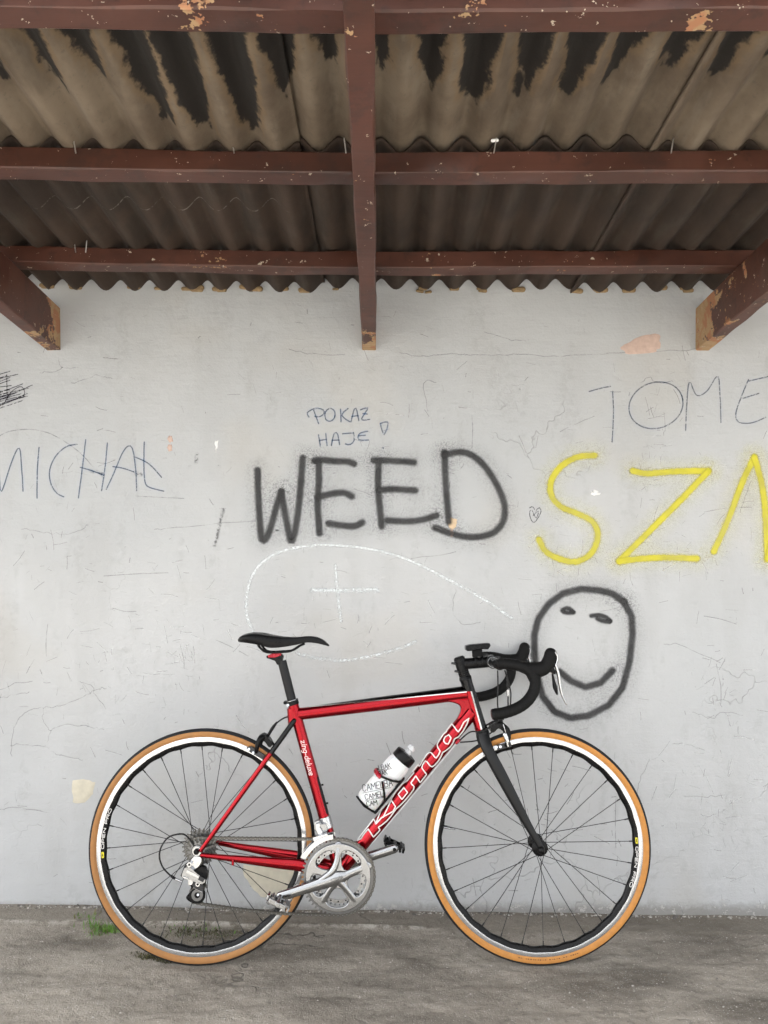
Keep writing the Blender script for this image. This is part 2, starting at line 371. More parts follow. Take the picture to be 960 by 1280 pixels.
def make_ground_mat():
    t = NT('rough_concrete'); p = t.pos()
    a, b, _ = attr3(t, 'soil'); c3 = t.noise(p, 30, 4, .78); f = t.noise(p, 190, 2, .75)
    c = t.mix(a, (.128, .111, .089), (.265, .236, .197))
    c = t.mix(t.math('MULTIPLY', b, .4), c, (.30, .272, .23))
    c = t.mix(t.math('MULTIPLY', t.step(c3, .52, .68), .42), c, (.085, .074, .060))
    c = t.mix(t.math('MULTIPLY', t.step(c3, .40, .28), .4), c, (.38, .35, .305))
    c = t.mix(t.math('MULTIPLY', t.step(f, .5, .75), .28), c, (.36, .335, .295))
    v = t.voro(p, 150); spot = t.math('MULTIPLY', t.step(v, .12, .26, 1, 0), t.step(c3, .52, .62, 1, 0))
    c = t.mix(t.math('MULTIPLY', spot, .55), c, (.55, .53, .5))
    # fine cracks
    nz = t.n('ShaderNodeTexNoise', None, Scale=6.0, Detail=3.0, Roughness=.65); t.t.links.new(p, nz.inputs['Vector'])
    sc = t.n('ShaderNodeVectorMath', {'operation': 'SCALE'}, Scale=.3); t.t.links.new(nz.outputs['Color'], sc.inputs[0])
    ad = t.n('ShaderNodeVectorMath', {'operation': 'ADD'}); t.t.links.new(t.pos((.7, 2.2, 1)), ad.inputs[0]); t.t.links.new(sc.outputs[0], ad.inputs[1])
    e = t.voro(ad.outputs[0], 2.4, 'DISTANCE_TO_EDGE'); cr = t.math('MULTIPLY', t.step(e, 0, .022, 1, 0), _)
    c = t.mix(t.math('MULTIPLY', cr, .75), c, (.055, .05, .043))
    # darker brown concrete strip along the foot of the wall
    sep = t.n('ShaderNodeSeparateXYZ'); t.t.links.new(p, sep.inputs[0])
    strip = t.step(t.math('ADD', sep.outputs[1], t.math('MULTIPLY', c3, .03)), WALL_Y - .125, WALL_Y - .10)
    c = t.mix(t.math('MULTIPLY', strip, .55), c, (.15, .132, .105))
    c = t.mix(t.math('MULTIPLY', attr3(t, 'edge')[0], t.step(c3, .62, .42)), c, (.46, .43, .38))
    bounce_ground = t.step(t.math('ADD', sep.outputs[1], t.math('MULTIPLY', c3, .2)), 1.3, 1.55, 1, 0)      # paler ground added out of view to bounce light onto wall and canopy
    c = t.mix(bounce_ground, c, t.mix(f, (.38, .36, .32), (.62, .59, .54)))
    h = t.math('ADD', t.math('MULTIPLY', c3, 1.0), t.math('ADD', t.math('MULTIPLY', f, .45), t.math('MULTIPLY', b, .4)))
    h = t.math('SUBTRACT', h, t.math('MULTIPLY', cr, .7))
    return t.final(Base_Color=c, Roughness=t.step(c3, .3, .7, .72, .95), Normal=t.bump(h, .8, .009))
def make_wood_mat(name, peel=.62, seed=0, worn=0.0):
    t = NT(name); p = t.pos(off=(seed, seed * .7, 0)); a = t.noise(p, 4, 5, .6); g = t.noise(t.pos((2, 30, 30), (seed, 0, 0)), 1.5, 5, .6)
    c = t.mix(t.step(a, .3, .7), (.050, .0165, .0095), (.085, .030, .0185))
    c = t.mix(t.math('MULTIPLY', t.step(g, .5, .75), .35), c, (.045, .018, .012))
    dk = t.step(t.noise(p, 11, 4, .75), .52, .64); c = t.mix(t.math('MULTIPLY', dk, .5), c, (.030, .014, .010))
    pl = t.noise(t.pos((1, 1, 1), (seed + 2, 3, 1)), 7.5, 5, .74)
    if worn:      # paint lost where the timber is built into the damp wall
        sy = t.n('ShaderNodeSeparateXYZ'); t.t.links.new(t.pos(), sy.inputs[0]); pl = t.math('ADD', pl, t.step(sy.outputs[1], WALL_Y - .34, WALL_Y, 0, worn))
    m = t.step(pl, peel, peel + .012)
    wood = t.mix(t.noise(t.pos((3, 40, 40)), 2, 4), (.28, .17, .08), (.42, .29, .16))
    wood = t.mix(t.step(t.noise(p, 23, 3), .45, .6), wood, (.33, .15, .075))
    c = t.mix(m, c, wood)
    chip = t.step(t.noise(p, 42, 3, .8), .665, .675); c = t.mix(chip, c, (.42, .35, .27))
    h = t.math('ADD', t.math('MULTIPLY', g, .4), t.math('MULTIPLY', t.math('ADD', m, chip), -.6))
    return t.final(Base_Color=c, Roughness=t.math('ADD', t.math('MULTIPLY', m, .3), .5), Normal=t.bump(h, .5, .003))
def make_sheet_mat(name, dark, stains, pitch, x0):
    t = NT(name); p = t.pos(); sep = t.n('ShaderNodeSeparateXYZ'); t.t.links.new(p, sep.inputs[0]); x, y = sep.outputs[0], sep.outputs[1]
    a = t.noise(p, 3.5, 6, .65); g = t.noise(t.pos((14, 2.4, 1)), 2.2, 6, .65); fz = t.noise(p, 70, 4, .7)
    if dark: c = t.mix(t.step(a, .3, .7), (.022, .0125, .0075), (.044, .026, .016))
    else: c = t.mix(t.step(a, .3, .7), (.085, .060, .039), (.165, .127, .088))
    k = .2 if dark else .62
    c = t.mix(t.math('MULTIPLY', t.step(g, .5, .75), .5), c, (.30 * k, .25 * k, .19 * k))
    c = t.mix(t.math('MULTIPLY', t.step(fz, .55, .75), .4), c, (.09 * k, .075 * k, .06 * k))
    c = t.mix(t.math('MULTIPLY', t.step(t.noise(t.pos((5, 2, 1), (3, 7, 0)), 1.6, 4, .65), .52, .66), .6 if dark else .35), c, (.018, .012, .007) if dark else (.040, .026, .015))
    if stains:      # water stains running up the hollow of every wave, each with its own length
        ph = t.math('DIVIDE', t.math('SUBTRACT', x, x0), pitch); cell = t.math('FLOOR', ph); fr = t.math('SUBTRACT', t.math('SUBTRACT', ph, cell), .5)
        wn_ = t.n('ShaderNodeTexWhiteNoise', {'noise_dimensions': '1D'}, W=t.math('MULTIPLY', cell, 1.37)); r = wn_.outputs['Value']
        wn2 = t.n('ShaderNodeTexWhiteNoise', {'noise_dimensions': '1D'}, W=t.math('ADD', t.math('MULTIPLY', cell, 2.11), 9.4)); r2 = wn2.outputs['Value']
        d = t.math('SUBTRACT', WALL_Y, y)                                           # distance out from the wall
        d = t.math('ADD', d, t.math('MULTIPLY', t.math('SUBTRACT', t.noise(t.pos((3, 1, 1)), 9, 3, .6), .5), .26))
        fr2 = t.math('ADD', fr, t.math('ADD', t.math('MULTIPLY', t.math('SUBTRACT', r2, .5), .3), t.math('MULTIPLY', t.math('SUBTRACT', t.noise(p, 16, 4, .7), .5), .5)))
        d0 = t.math('ADD', .80, t.math('MULTIPLY', r, .24))
        grow = t.math('MULTIPLY', t.math('SUBTRACT', d, d0), 3.2, clamp=True)
        wdt = t.math('MULTIPLY', t.math('POWER', grow, .5), .42)
        sd = t.math('SUBTRACT', t.math('ABSOLUTE', fr2), wdt)
        rim = t.math('MULTIPLY', t.step(sd, .02, .20, 1, 0), t.step(grow, .02, .2)); c = t.mix(t.math('MULTIPLY', rim, .5), c, (.15, .095, .045))
        c = t.mix(t.math('MULTIPLY', t.step(sd, -.06, .04, 1, 0), t.step(grow, .0, .08)), c, (.009, .006, .0036))
    if dark:      # pale lime mark along an old lap line
        d_ = t.math('SUBTRACT', WALL_Y, y); ln = t.step(t.math('ABSOLUTE', t.math('SUBTRACT', t.math('ADD', d_, t.math('MULTIPLY', a, .012)), .531)), .0008, .0032, 1, 0)
        ln = t.math('MULTIPLY', ln, t.math('MULTIPLY', t.step(x, -.98, -.90), t.step(x, -.24, -.30))); c = t.mix(t.math('MULTIPLY', ln, t.step(fz, .42, .6)), c, (.16, .14, .12))
    h = t.math('ADD', t.math('MULTIPLY', fz, .5), g)
    return t.final(Base_Color=c, Roughness=.85, Normal=t.bump(h, .5, .003))

M_WALL = make_wall_mat(); M_GROUND = make_ground_mat()
M_WOOD = make_wood_mat('brown_painted_wood', .675, 0); M_WOOD2 = make_wood_mat('peeling_brown_wood', .635, 5); M_WOOD3 = make_wood_mat('flaking_rafter_wood', .65, 9, .21)
PITCH_C = .0989; SHEET_X0 = -.256
M_SHEET_A = make_sheet_mat('stained_fibre_cement', False, True, PITCH_C, SHEET_X0)
M_SHEET_B = make_sheet_mat('dark_fibre_cement', True, False, PITCH_C, SHEET_X0)  # darker base colour for the row of sheets nearest the wall

# ------------------------------------------------------------------ ground
def lines(lo, hi, step, far_lo, far_hi, k=1.45):
    a = list(np.arange(lo, hi + 1e-6, step)); s = step; x = lo
    while x > far_lo: s *= k; x -= s; a.insert(0, max(x, far_lo))
    s = step; x = a[-1]
    while x < far_hi: s *= k; x += s; a.append(min(x, far_hi))
    return np.array(a)
def ground_h(X, Y):
    near = np.clip(1.6 - np.abs(X) * .5, 0, 1)
    z = .010 * fbm(X * 2.2, Y * 3.1, 3) + .022 * fbm(X * 5 + 4, Y * 12 + 2, 4) + .009 * fbm(X * 26, Y * 46, 2)
    z = z + .0025 * np.clip(fbm(X * 70, Y * 90, 2), 0, 1)
    dw = WALL_Y - Y; edge = .105 + .03 * fbm(X * 4 + 8, X * 0, 3)
    strip = 1 / (1 + np.exp((dw - edge) / .004)); z = z * (1 - .6 * strip)
    lip = np.exp(-((dw - edge - .006) / .009) ** 2) * np.clip(vnoise(X * 3.1 + 2, X * 0 + .3) * 2.2 - .9, 0, 1); z = z + .010 * lip
    slope = -.012 * X * np.clip((Y - 2.25) / .3, 0, 1) - .004 * X
    z = z + slope * (np.abs(X) < 2) + np.sign(-X) * .02 * (np.abs(X) >= 2) * np.clip((Y - 2.25) / .3, 0, 1)
    # dip under the tyres so that they stand on the surface
    for u in (U_REAR, U_FRONT):
        w = np.exp(-(((X - u) / .06) ** 2 + ((Y - BIKE_Y) / .05) ** 2)); z = z * (1 - w) - .0005 * w
    return z
gx = lines(-1.5, 1.5, .007, -160, 160); gy = lines(1.45, 2.64, .006, -160, 160)
GX, GY = np.meshgrid(gx, gy); GZ = ground_h(GX, GY) * np.exp(-np.maximum(np.abs(GX) - 6, 0) * .3); nx = len(gx)
gv = np.stack([GX.ravel(), GY.ravel(), GZ.ravel()], 1)
i = (np.arange(len(gy) - 1)[:, None] * nx + np.arange(nx - 1)[None, :]).ravel()
gf = np.stack([i, i + 1, i + 1 + nx, i + nx], 1)
_e = .105 + .03 * fbm(gv[:, 0] * 4 + 8, gv[:, 0] * 0, 3); ge = np.exp(-((WALL_Y - gv[:, 1] - _e - .008) / .011) ** 2) * np.clip(vnoise(gv[:, 0] * 3.1 + 2, gv[:, 0] * 0 + .3) * 2.2 - .8, 0, 1); ge = np.stack([ge, ge, ge], 1)
_s = lambda v, lo, hi: np.clip((v - lo) / (hi - lo), 0, 1)
gs = np.stack([_s(fbm(gv[:, 0] * 3, gv[:, 1] * 5, 5) + .5, .38, .62), _s(fbm(gv[:, 0] * 5.3, gv[:, 1] * 21, 5) + .5, .47, .68), _s(fbm(gv[:, 0] * 2.7 + 5, gv[:, 1] * 2.7, 2) + .5, .47, .6)], 1)
ground = mk('ground', gv.tolist(), gf.tolist(), M_GROUND, None, None, True, 0, {'soil': gs, 'edge': ge}); tag(ground, kind='structure')

# ------------------------------------------------------------------ wall
wx = lines(-1.5, 1.5, .008, -7, 7, 1.5); wz = np.arange(-.12, 2.46, .008); WX, WZ = np.meshgrid(wx, wz); n = len(wx); m_ = len(wz)
v = np.stack([WX.ravel(), (WALL_Y - wall_bulge(WX, WZ)).ravel(), WZ.ravel()], 1).tolist()
i = (np.arange(m_ - 1)[:, None] * n + np.arange(n - 1)[None, :]).ravel()
f = np.stack([i, i + 1, i + 1 + n, i + n], 1).tolist()
loop = [k for k in range(n)] + [k * n + n - 1 for k in range(1, m_)] + [(m_ - 1) * n + k for k in range(n - 2, -1, -1)] + [k * n for k in range(m_ - 2, 0, -1)]
b0 = len(v); v += [[v[k][0], WALL_Y + .28, v[k][2]] for k in loop]; L = len(loop)
f += [(loop[(k + 1) % L], loop[k], b0 + k, b0 + (k + 1) % L) for k in range(L)]; f.append(tuple(range(b0, b0 + L)))
_v = np.array(v); _a, _b = wall_soil(_v[:, 0], _v[:, 2])
wall = mk('wall', v, f, M_WALL, None, None, True, 40, {'soil': _a, 'soil_fine': _b})
tag(wall, 'light grey painted plaster wall covered in graffiti behind the bicycle', 'wall')

# peeled patches
def patch(pts, material, label):
    p = catmull(list(pts) + [pts[0]], 4)[:-1]; p = np.array(p) * .5 + np.array([np.array(pts[k // 4]) * (1 - (k % 4) / 4) + np.array(pts[(k // 4 + 1) % len(pts)]) * (k % 4) / 4 for k in range(len(pts) * 4)]) * .5; p = p + RNG.normal(0, .6, p.shape)
    c = p.mean(0); rings = [p, c + (p - c) * .93, c + (p - c) * .5, c[None, :]]
    V = []; Fc = []; k = len(p)
    for r_, off in zip(rings, (.0002, .0011, .0012, .0012)): V += wall_map(r_, off).tolist()
    for a in range(2):
        for j in range(k): Fc.append((a * k + j, a * k + (j + 1) % k, (a + 1) * k + (j + 1) % k, (a + 1) * k + j))
    for j in range(k): Fc.append((2 * k + j, 2 * k + (j + 1) % k, 3 * k))
    o = mk('peeled_patch', V, Fc, material, wall, None, True, 0); o['label'] = label; return o
M_PINK = plain('bare_pink_plaster', (.50, .37, .31), .9, var=.12, scale=60, bump=.4)
M_BEIGE = plain('bare_beige_plaster', (.55, .51, .41), .9, var=.1, scale=45, bump=.5)
M_CREAM = plain('bare_cream_filler', (.62, .47, .31), .9, var=.14, scale=90, bump=.5)
M_WHITE_CH = plain('white_scrape', (.72, .72, .71), .8)
patch([(775, 434), (800, 421), (823, 418), (825, 434), (816, 441), (786, 443)], M_PINK, 'pinkish patch of bare plaster near the roof')
patch([(90, 976), (104, 974), (119, 978), (116, 992), (106, 1003), (91, 1003)], M_BEIGE, 'beige patch of bare plaster left of the rear wheel')
patch([(304, 1081), (340, 1084), (371, 1089), (368, 1112), (348, 1120), (330, 1122), (314, 1109), (304, 1092)], M_BEIGE, 'large beige patch behind the rear wheel')
patch([(559, 650), (565, 647), (571, 650), (570, 658), (566, 662), (562, 660)], M_CREAM, 'cream chip on the last spray-painted letter')
patch([(562, 662), (567, 662), (566, 670), (563, 671)], M_PINK, 'small pink chip on the last spray-painted letter')
patch([(210, 545), (215, 545), (216, 552), (211, 553)], M_PINK, 'tiny pink chip beside the blue name')
patch([(209, 556), (215, 556), (215, 563), (210, 564)], M_PINK, 'lower tiny pink chip beside the blue name')
for q in ([(269, 552), (273, 551), (272, 560), (270, 566)], [(738, 615), (744, 613), (751, 617), (742, 620)]): patch(q, M_WHITE_CH, 'small white scrape in the paint')

# graffiti
def px(ox, oy, k, *strokes): return [[(ox + x / k, oy + y / k) for x, y in st] for st in strokes]
M_SPRAY = paint_mat('black_spray_paint', (.030, .030, .031), .25, .35, 120, .9, fade=.16)
M_HAZE = paint_mat('black_overspray', (.05, .05, .05), .05, .9, 160, .28, (230, .44, .62))
M_YEL = paint_mat('yellow_spray_paint', (.60, .54, .035), .25, .4, 110, .88, fade=.3)
M_YHAZE = paint_mat('yellow_overspray', (.72, .65, .05), .05, .9, 160, .25, (230, .44, .62))
M_PEN = paint_mat('blue_marker_ink', (.035, .10, .22), .4, .5, 260, .66, (150, .30, .46))
M_PEN2 = paint_mat('grey_blue_marker_ink', (.04, .085, .17), .4, .5, 260, .62, (150, .34, .5))
M_CHALK = paint_mat('white_chalk', (.74, .78, .79), .1, 1.1, 150, .9, (150, .42, .56), rough=.95)
M_BALL = paint_mat('black_ballpoint', (.03, .028, .045), .4, .5, 200, .8, (150, .36, .5))
M_PENCIL = paint_mat('pencil_line', (.18, .18, .185), .1, .7, 200, .42, (20, .30, .6))
M_CRACK = paint_mat('crack_line', (.15, .145, .14), .0, .9, 200, .36, (18, .30, .55))
M_SMUDGE = paint_mat('dark_smudge', (.08, .08, .08), .0, .9, 60, .6, (90, .38, .6))
def write(name, strokes, hw, material, label, sm=5, haze=None, off=.0008):
    o = strokes_mesh(name, [(s, hw, sm) for s in strokes], wall_map, material, wall, off); o['label'] = label
    if haze:
        h = strokes_mesh('overspray', [(s, hw * 4.0, sm) for s in strokes], wall_map, haze, o, off * .5, .00004, 6, 7); 
    return o
W = px(300, 555, 5.333, [(118, 175), (121, 300), (130, 480), (140, 610), (152, 645), (180, 622), (215, 520), (248, 400), (276, 318)],
       [(276, 318), (292, 420), (315, 540), (335, 640), (345, 652), (362, 600), (385, 470), (400, 330), (418, 95)],
       [(495, 112), (530, 106), (640, 115), (720, 118), (760, 132)], [(524, 120), (526, 250), (518, 400), (530, 595)],
       [(518, 355), (600, 335), (690, 325), (745, 350)], [(590, 530), (680, 543), (765, 548), (815, 522)])
W += px(300, 480, 2.667, [(445, 254), (500, 256), (580, 261)], [(462, 260), (461, 350), (472, 475)], [(464, 353), (520, 351), (585, 355)],
        [(490, 455), (560, 458), (610, 452), (655, 438)], [(682, 228), (686, 340), (696, 460)],
        [(680, 236), (745, 228), (800, 258), (850, 325), (880, 395), (878, 455), (845, 495), (790, 510), (730, 506), (650, 480)])
write('graffiti_word', W, 6.1, M_SPRAY, 'black spray-painted word WEED', 5, M_HAZE)
FACE = px(640, 440, 2.667, [(372, 832), (335, 806), (290, 795), (230, 790), (170, 805), (120, 842), (88, 890), (74, 945), (76, 1015), (86, 1090), (103, 1150),
        (142, 1200), (195, 1221), (255, 1213), (322, 1178), (368, 1120), (392, 1030), (402, 940), (398, 880), (372, 832)],
        [(158, 1065), (195, 1096), (245, 1118), (295, 1103), (335, 1062)])
fo = write('graffiti_face', FACE, 6.3, M_SPRAY, 'black spray-painted round smiling face', 0, M_HAZE)
EY = px(640, 440, 2.667, [(167, 862), (178, 854), (194, 856), (205, 868)], [(172, 866), (188, 870), (203, 868)], [(264, 880), (286, 877), (310, 882), (328, 897)], [(284, 889), (305, 897), (325, 899)])
for k in (0, 2): strokes_mesh('graffiti_eye', [(EY[k], 4.0, 4), (EY[k + 1], 4.2, 4)], wall_map, M_SPRAY, fo, .0008)
Y = px(640, 440, 2.667, [(275, 345), (220, 350), (165, 380), (130, 430), (132, 480), (162, 515), (220, 540), (268, 566), (286, 612), (265, 670), (215, 699), (160, 690), (112, 665), (90, 625)],
       [(402, 396), (450, 405), (550, 398), (655, 396)], [(655, 398), (560, 495), (450, 605), (358, 697)], [(358, 697), (480, 686), (615, 688)],
       [(672, 665), (720, 560), (770, 430), (808, 352)], [(808, 352), (835, 450), (846, 560), (852, 690)], [(852, 690), (890, 540), (930, 360)])
write('graffiti_word', Y, 6.4, M_YEL, 'yellow spray-painted letters SZN', 6, M_YHAZE)
el = lambda cx, cy, rx, ry, t=0, n=16, a0=0, a1=370: [(cx + rx * math.cos(rad(a)) * math.cos(t) - ry * math.sin(rad(a)) * math.sin(t), cy + rx * math.cos(rad(a)) * math.sin(t) + ry * math.sin(rad(a)) * math.cos(t)) for a in np.linspace(a0, a1, n)]
T = px(640, 440, 2.667, [(257, 132), (300, 120), (328, 115)], [(335, 130), (338, 200), (333, 300)], el(480, 178, 92, 76, -.35),
       [(578, 262), (582, 180), (591, 100), (615, 145), (650, 130), (685, 80), (693, 140), (696, 235)], [(790, 97), (853, 82)], [(770, 155), (822, 138)], [(788, 92), (760, 160), (745, 210), (758, 235), (800, 236), (845, 218)])
write('graffiti_name', T, 1.05, M_PEN2, 'thin blue-grey handwritten letters TOME')
HJ = px(300, 480, 2.667, [(230, 110), (224, 96), (248, 82), (275, 84), (281, 98), (264, 110), (250, 108)], [(246, 88), (262, 132)], el(300, 103, 17, 22, .2),
        [(335, 84), (337, 126)], [(360, 82), (338, 104), (366, 126)], [(370, 126), (380, 86), (388, 82), (396, 122)], [(373, 108), (394, 106)], [(402, 86), (428, 80), (403, 119), (432, 118)], [(410, 99), (424, 100)],
        [(262, 170), (268, 208)], [(286, 166), (290, 205)], [(265, 188), (288, 185)], [(305, 205), (313, 166), (325, 164), (332, 202)], [(307, 188), (330, 187)],
        [(342, 166), (378, 163)], [(378, 163), (381, 188), (366, 203), (352, 200)], [(425, 158), (398, 165), (395, 186), (428, 187)], [(396, 173), (418, 171)],
        [(468, 132), (495, 127), (480, 170), (468, 132)], [(474, 212), (478, 214)])
write('graffiti_note', HJ, 1.1, M_PEN, 'small blue handwritten note POKAZ HAJE', 2)
MI = px(0, 440, 3, [(-40, 520), (-30, 440), (-18, 400), (-4, 450), (2, 520), (14, 505), (38, 430), (62, 370), (75, 365), (81, 430), (87, 522)], [(147, 358), (140, 450), (140, 548)],
        [(290, 347), (250, 355), (210, 390), (187, 440), (190, 490), (212, 528), (240, 543)], [(323, 330), (310, 430), (295, 547)], [(404, 342), (395, 430), (382, 520)], [(302, 433), (345, 445), (388, 462)],
        [(400, 515), (430, 450), (460, 380), (484, 352), (500, 370), (511, 450), (513, 520)], [(425, 430), (465, 437), (503, 450)], [(542, 338), (541, 420), (545, 488), (562, 508), (615, 522)], [(510, 395), (560, 420), (607, 470)])
write('graffiti_name', MI, 1.05, M_PEN, 'blue handwritten name MICHAL')
write('pencil_arc', px(0, 440, 3, [(-60, 360), (0, 315), (40, 297), (110, 290), (180, 303), (250, 340), (305, 382), (350, 432)]), 1.0, M_PENCIL, 'thin pencil arc over the blue name')
sc = []
for k in range(26):
    a = random.uniform(-.42, -.2); cx, cy = random.uniform(-70, 55), random.uniform(105, 205); L = random.uniform(50, 95) * (1.2 if cx < 30 else .75)
    sc.append([(cx - L * math.cos(a), cy - L * math.sin(a)), (cx, cy + random.uniform(-9, 5)), (cx + L * math.cos(a), cy + L * math.sin(a))])
sc += [[(28, 85), (28, 130), (30, 180)], [(20, 190), (45, 150), (80, 130), (95, 150), (90, 165)]]
write('pen_scribble', px(0, 440, 3, *sc), .75, M_BALL, 'dense black pen scribble by the left edge', 4)
CH = px(300, 480, 2.667, [(42, 822), (22, 765), (25, 690), (52, 620), (110, 570), (200, 543), (300, 537), (400, 545), (500, 565), (600, 603), (700, 655), (800, 710), (905, 780)],
        [(190, 898), (250, 912), (340, 921), (430, 908), (520, 885), (585, 858)], [(240, 685), (350, 690), (460, 688)], [(240, 690), (350, 686), (455, 684)], [(318, 605), (325, 690), (337, 792)])
write('chalk_drawing', CH, 3.2, M_CHALK, 'white chalk loop with a cross inside')
write('heart_scribble', px(640, 440, 2.667, [(58, 520), (70, 515), (78, 530), (90, 518), (96, 535), (72, 570), (58, 540), (65, 525), (80, 555), (88, 530), (70, 545)]), .7, M_BALL, 'tiny black pen scribble beside the yellow letters', 3)
SMU = px(0, 440, 3, [(340, 446), (370, 452), (388, 462)], [(838, 590), (826, 640), (815, 690), (806, 725)], [(510, 455), (530, 460)], [(740, 385), (735, 415)])
write('dark_scuff', SMU, 3.4, M_SMUDGE, 'dark scuff marks on the paint')
# cracks seen in the plaster
CR = [[(500, 441), (530, 445), (565, 442), (600, 444), (650, 443), (700, 445), (760, 442), (800, 440), (868, 437)], [(605, 416), (640, 425), (662, 425)], [(360, 436), (385, 442), (430, 443)],
      [(0, 862), (14, 856), (40, 852)], [(0, 873), (20, 868), (36, 866)], [(14, 945), (18, 910), (30, 892), (50, 885), (75, 882), (108, 869), (118, 862), (132, 860)], [(98, 852), (116, 858), (118, 868), (134, 886)], [(14, 931), (40, 931), (57, 932), (64, 914), (80, 906), (110, 908), (130, 911)],
      [(57, 934), (80, 945), (104, 949)], [(55, 885), (54, 900), (64, 914)], [(72, 446), (78, 459), (98, 460)], [(50, 466), (72, 464), (78, 459)], [(28, 662), (60, 666), (90, 667), (110, 656)], [(193, 662), (230, 658), (318, 652)], [(840, 930), (858, 930), (880, 938)], [(866, 890), (890, 897), (905, 890), (930, 894)], [(855, 995), (880, 996), (905, 994)], [(830, 806), (850, 806), (900, 828)], [(795, 1000), (800, 975), (812, 950)],
      [(800, 478), (812, 472), (820, 478), (842, 476)], [(510, 700), (570, 690)], [(90, 480), (120, 470), (140, 474)], [(570, 736), (566, 765), (580, 780), (600, 778)], [(940, 600), (925, 640)], [(0, 1012), (20, 1010), (60, 1016)], [(536, 520), (530, 480), (545, 478)], [(700, 540), (742, 520)]]
for c in CR:
    q = np.array(catmull(c, 6)); q = q + RNG.normal(0, .7, q.shape)
    strokes_mesh('crack', [(q.tolist(), .75, 0)], wall_map, M_CRACK, wall, .0003, step=2.0, cross=3)
CRW = [[(x, y), (x + dx * .5 + RNG.normal(0, 2), y + dy * .5 + RNG.normal(0, 2)), (x + dx, y + dy)] for x, y, dx, dy in
       [(770, 1000, 0, 60), (140, 760, 30, 4), (60, 780, -2, 40), (225, 805, 5, 30), (895, 830, 6, 50), (700, 760, 20, 5), (880, 770, 40, 10), (170, 620, 60, 3), (880, 640, 60, -6), (130, 720, 80, -4), (590, 520, 0, 40), (270, 800, 40, 20)]]
for c in CRW: strokes_mesh('scratch', [(catmull(c, 5), .75, 0)], wall_map, M_PENCIL, wall, .0003, step=2.0, cross=3)
# countless hairline scratches, nicks and rub marks in the paint
def nicks(name, n_, material, hw, lmin, lmax, clusters, label):
    st = []
    for k in range(n_):
        if random.random() < .55: cx, cy, sx, sy = random.choice(clusters); x, y = random.gauss(cx, sx), random.gauss(cy, sy)
        else: x, y = random.uniform(-20, 980), random.uniform(385, 1130)
        a = random.choice([random.gauss(0, .25), random.gauss(1.5, .3), random.uniform(0, 3.1)]); L = random.uniform(lmin, lmax) * random.choice([.4, .7, 1]); cv = random.gauss(0, .035) * L
        dx, dy = L * math.cos(a), L * math.sin(a)
        st.append(([(x, y), (x + dx * .5 - dy / L * cv, y + dy * .5 + dx / L * cv), (x + dx, y + dy)], hw * random.uniform(.6, 1.3), 3))
    o = strokes_mesh(name, st, wall_map, material, wall, .0003, .0000004, 3.0, 3); o['kind'] = 'stuff'; o['label'] = label
CLU = [(815, 560, 10, 40), (700, 720, 20, 30), (893, 860, 12, 35), (905, 1030, 14, 25), (150, 790, 70, 40), (100, 850, 80, 40), (60, 690, 50, 60), (225, 820, 15, 30), (640, 1000, 40, 60), (860, 690, 40, 20), (470, 560, 120, 60), (720, 1020, 30, 40), (420, 760, 90, 40), (880, 960, 60, 50)]
M_NICK = paint_mat('fine_scratch', (.19, .187, .18), .0, .8, 200, .2); M_NICKW = paint_mat('pale_scratch', (.62, .62, .61), .0, .8, 200, .4)
nicks('fine_scratches', 700, M_NICK, .5, 2, 16, CLU, 'fine dark scratches and nicks in the wall paint')
nicks('pale_scratches', 420, M_NICKW, .7, 3, 26, CLU, 'fine pale scratches in the wall paint')

# ------------------------------------------------------------------ canopy: rafters, purlins, corrugated sheets
SLOPE = .109; SA = math.atan(SLOPE)
canopy = empty('canopy', None, (0, WALL_Y, 2.0))
tag(canopy, 'brown timber canopy with stained corrugated roof sheets above the bicycle', 'canopy')
OFF = Vector((0, WALL_Y, 2.0))
def ctop(d): return 2.026 + SLOPE * d                      # top of rafters, d metres out from the wall
def timber(name, p0, p1, w, h, material, nseg=60, up=Vector((0, 0, 1)), bend=None, jit=.0012, sd=0):
    p0, p1 = Vector(p0), Vector(p1); T = (p1 - p0).normalized(); S = T.cross(up).normalized(); U = S.cross(T)
    sec = []
    b = .003
    for (a, c) in ((-1, -1), (1, -1), (1, 1), (-1, 1)):
        sec += [(a * (w / 2 - (b if k == 0 else 0)), c * (h / 2 - (b if k == 1 else 0))) for k in ((1, 0) if a * c > 0 else (0, 1))]
    V = []; Fc = []; n = len(sec)
    for i in range(nseg + 1):
        t = i / nseg; c = p0.lerp(p1, t)
        if bend: c = c + bend(c.x)
        for k, (a, e) in enumerate(sec):
            j = jit * (vnoise(np.array([i * .45 + k * 7.3 + sd]), np.array([sd * 1.7]))[0] - .5) * 4
            V.append(c + S * (a + j) + U * (e + j * .7) - OFF)
    for i in range(nseg):
        for k in range(n): Fc.append((i * n + k, (i + 1) * n + k, (i + 1) * n + (k + 1) % n, i * n + (k + 1) % n))
    Fc.append(tuple(range(n))); Fc.append(tuple(nseg * n + k for k in range(n - 1, -1, -1)))
    return mk(name, V, Fc, material, canopy, None, True, 28)
NUP = Vector((0, SLOPE, 1)).normalized()          # roof normal (the sheets rise away from the wall)
for k, X in enumerate((-2.23, -1.126, -.05, 1.083, 2.19)):
    d1 = 1.50; zc = 2.026 - .0725
    timber('rafter', (X, WALL_Y + .05, zc - SLOPE * .05), (X + .012, WALL_Y - d1, zc + SLOPE * d1), .046, .145, M_WOOD3, 40, sd=k * 3)
bend = lambda x: Vector((0, 0, .020 * min(1.0, max(0, -x / 1.2)) ** 1.5 + .006 * min(1, max(0, x) / 1.2)))
PUR = (.272, .772, 1.262)
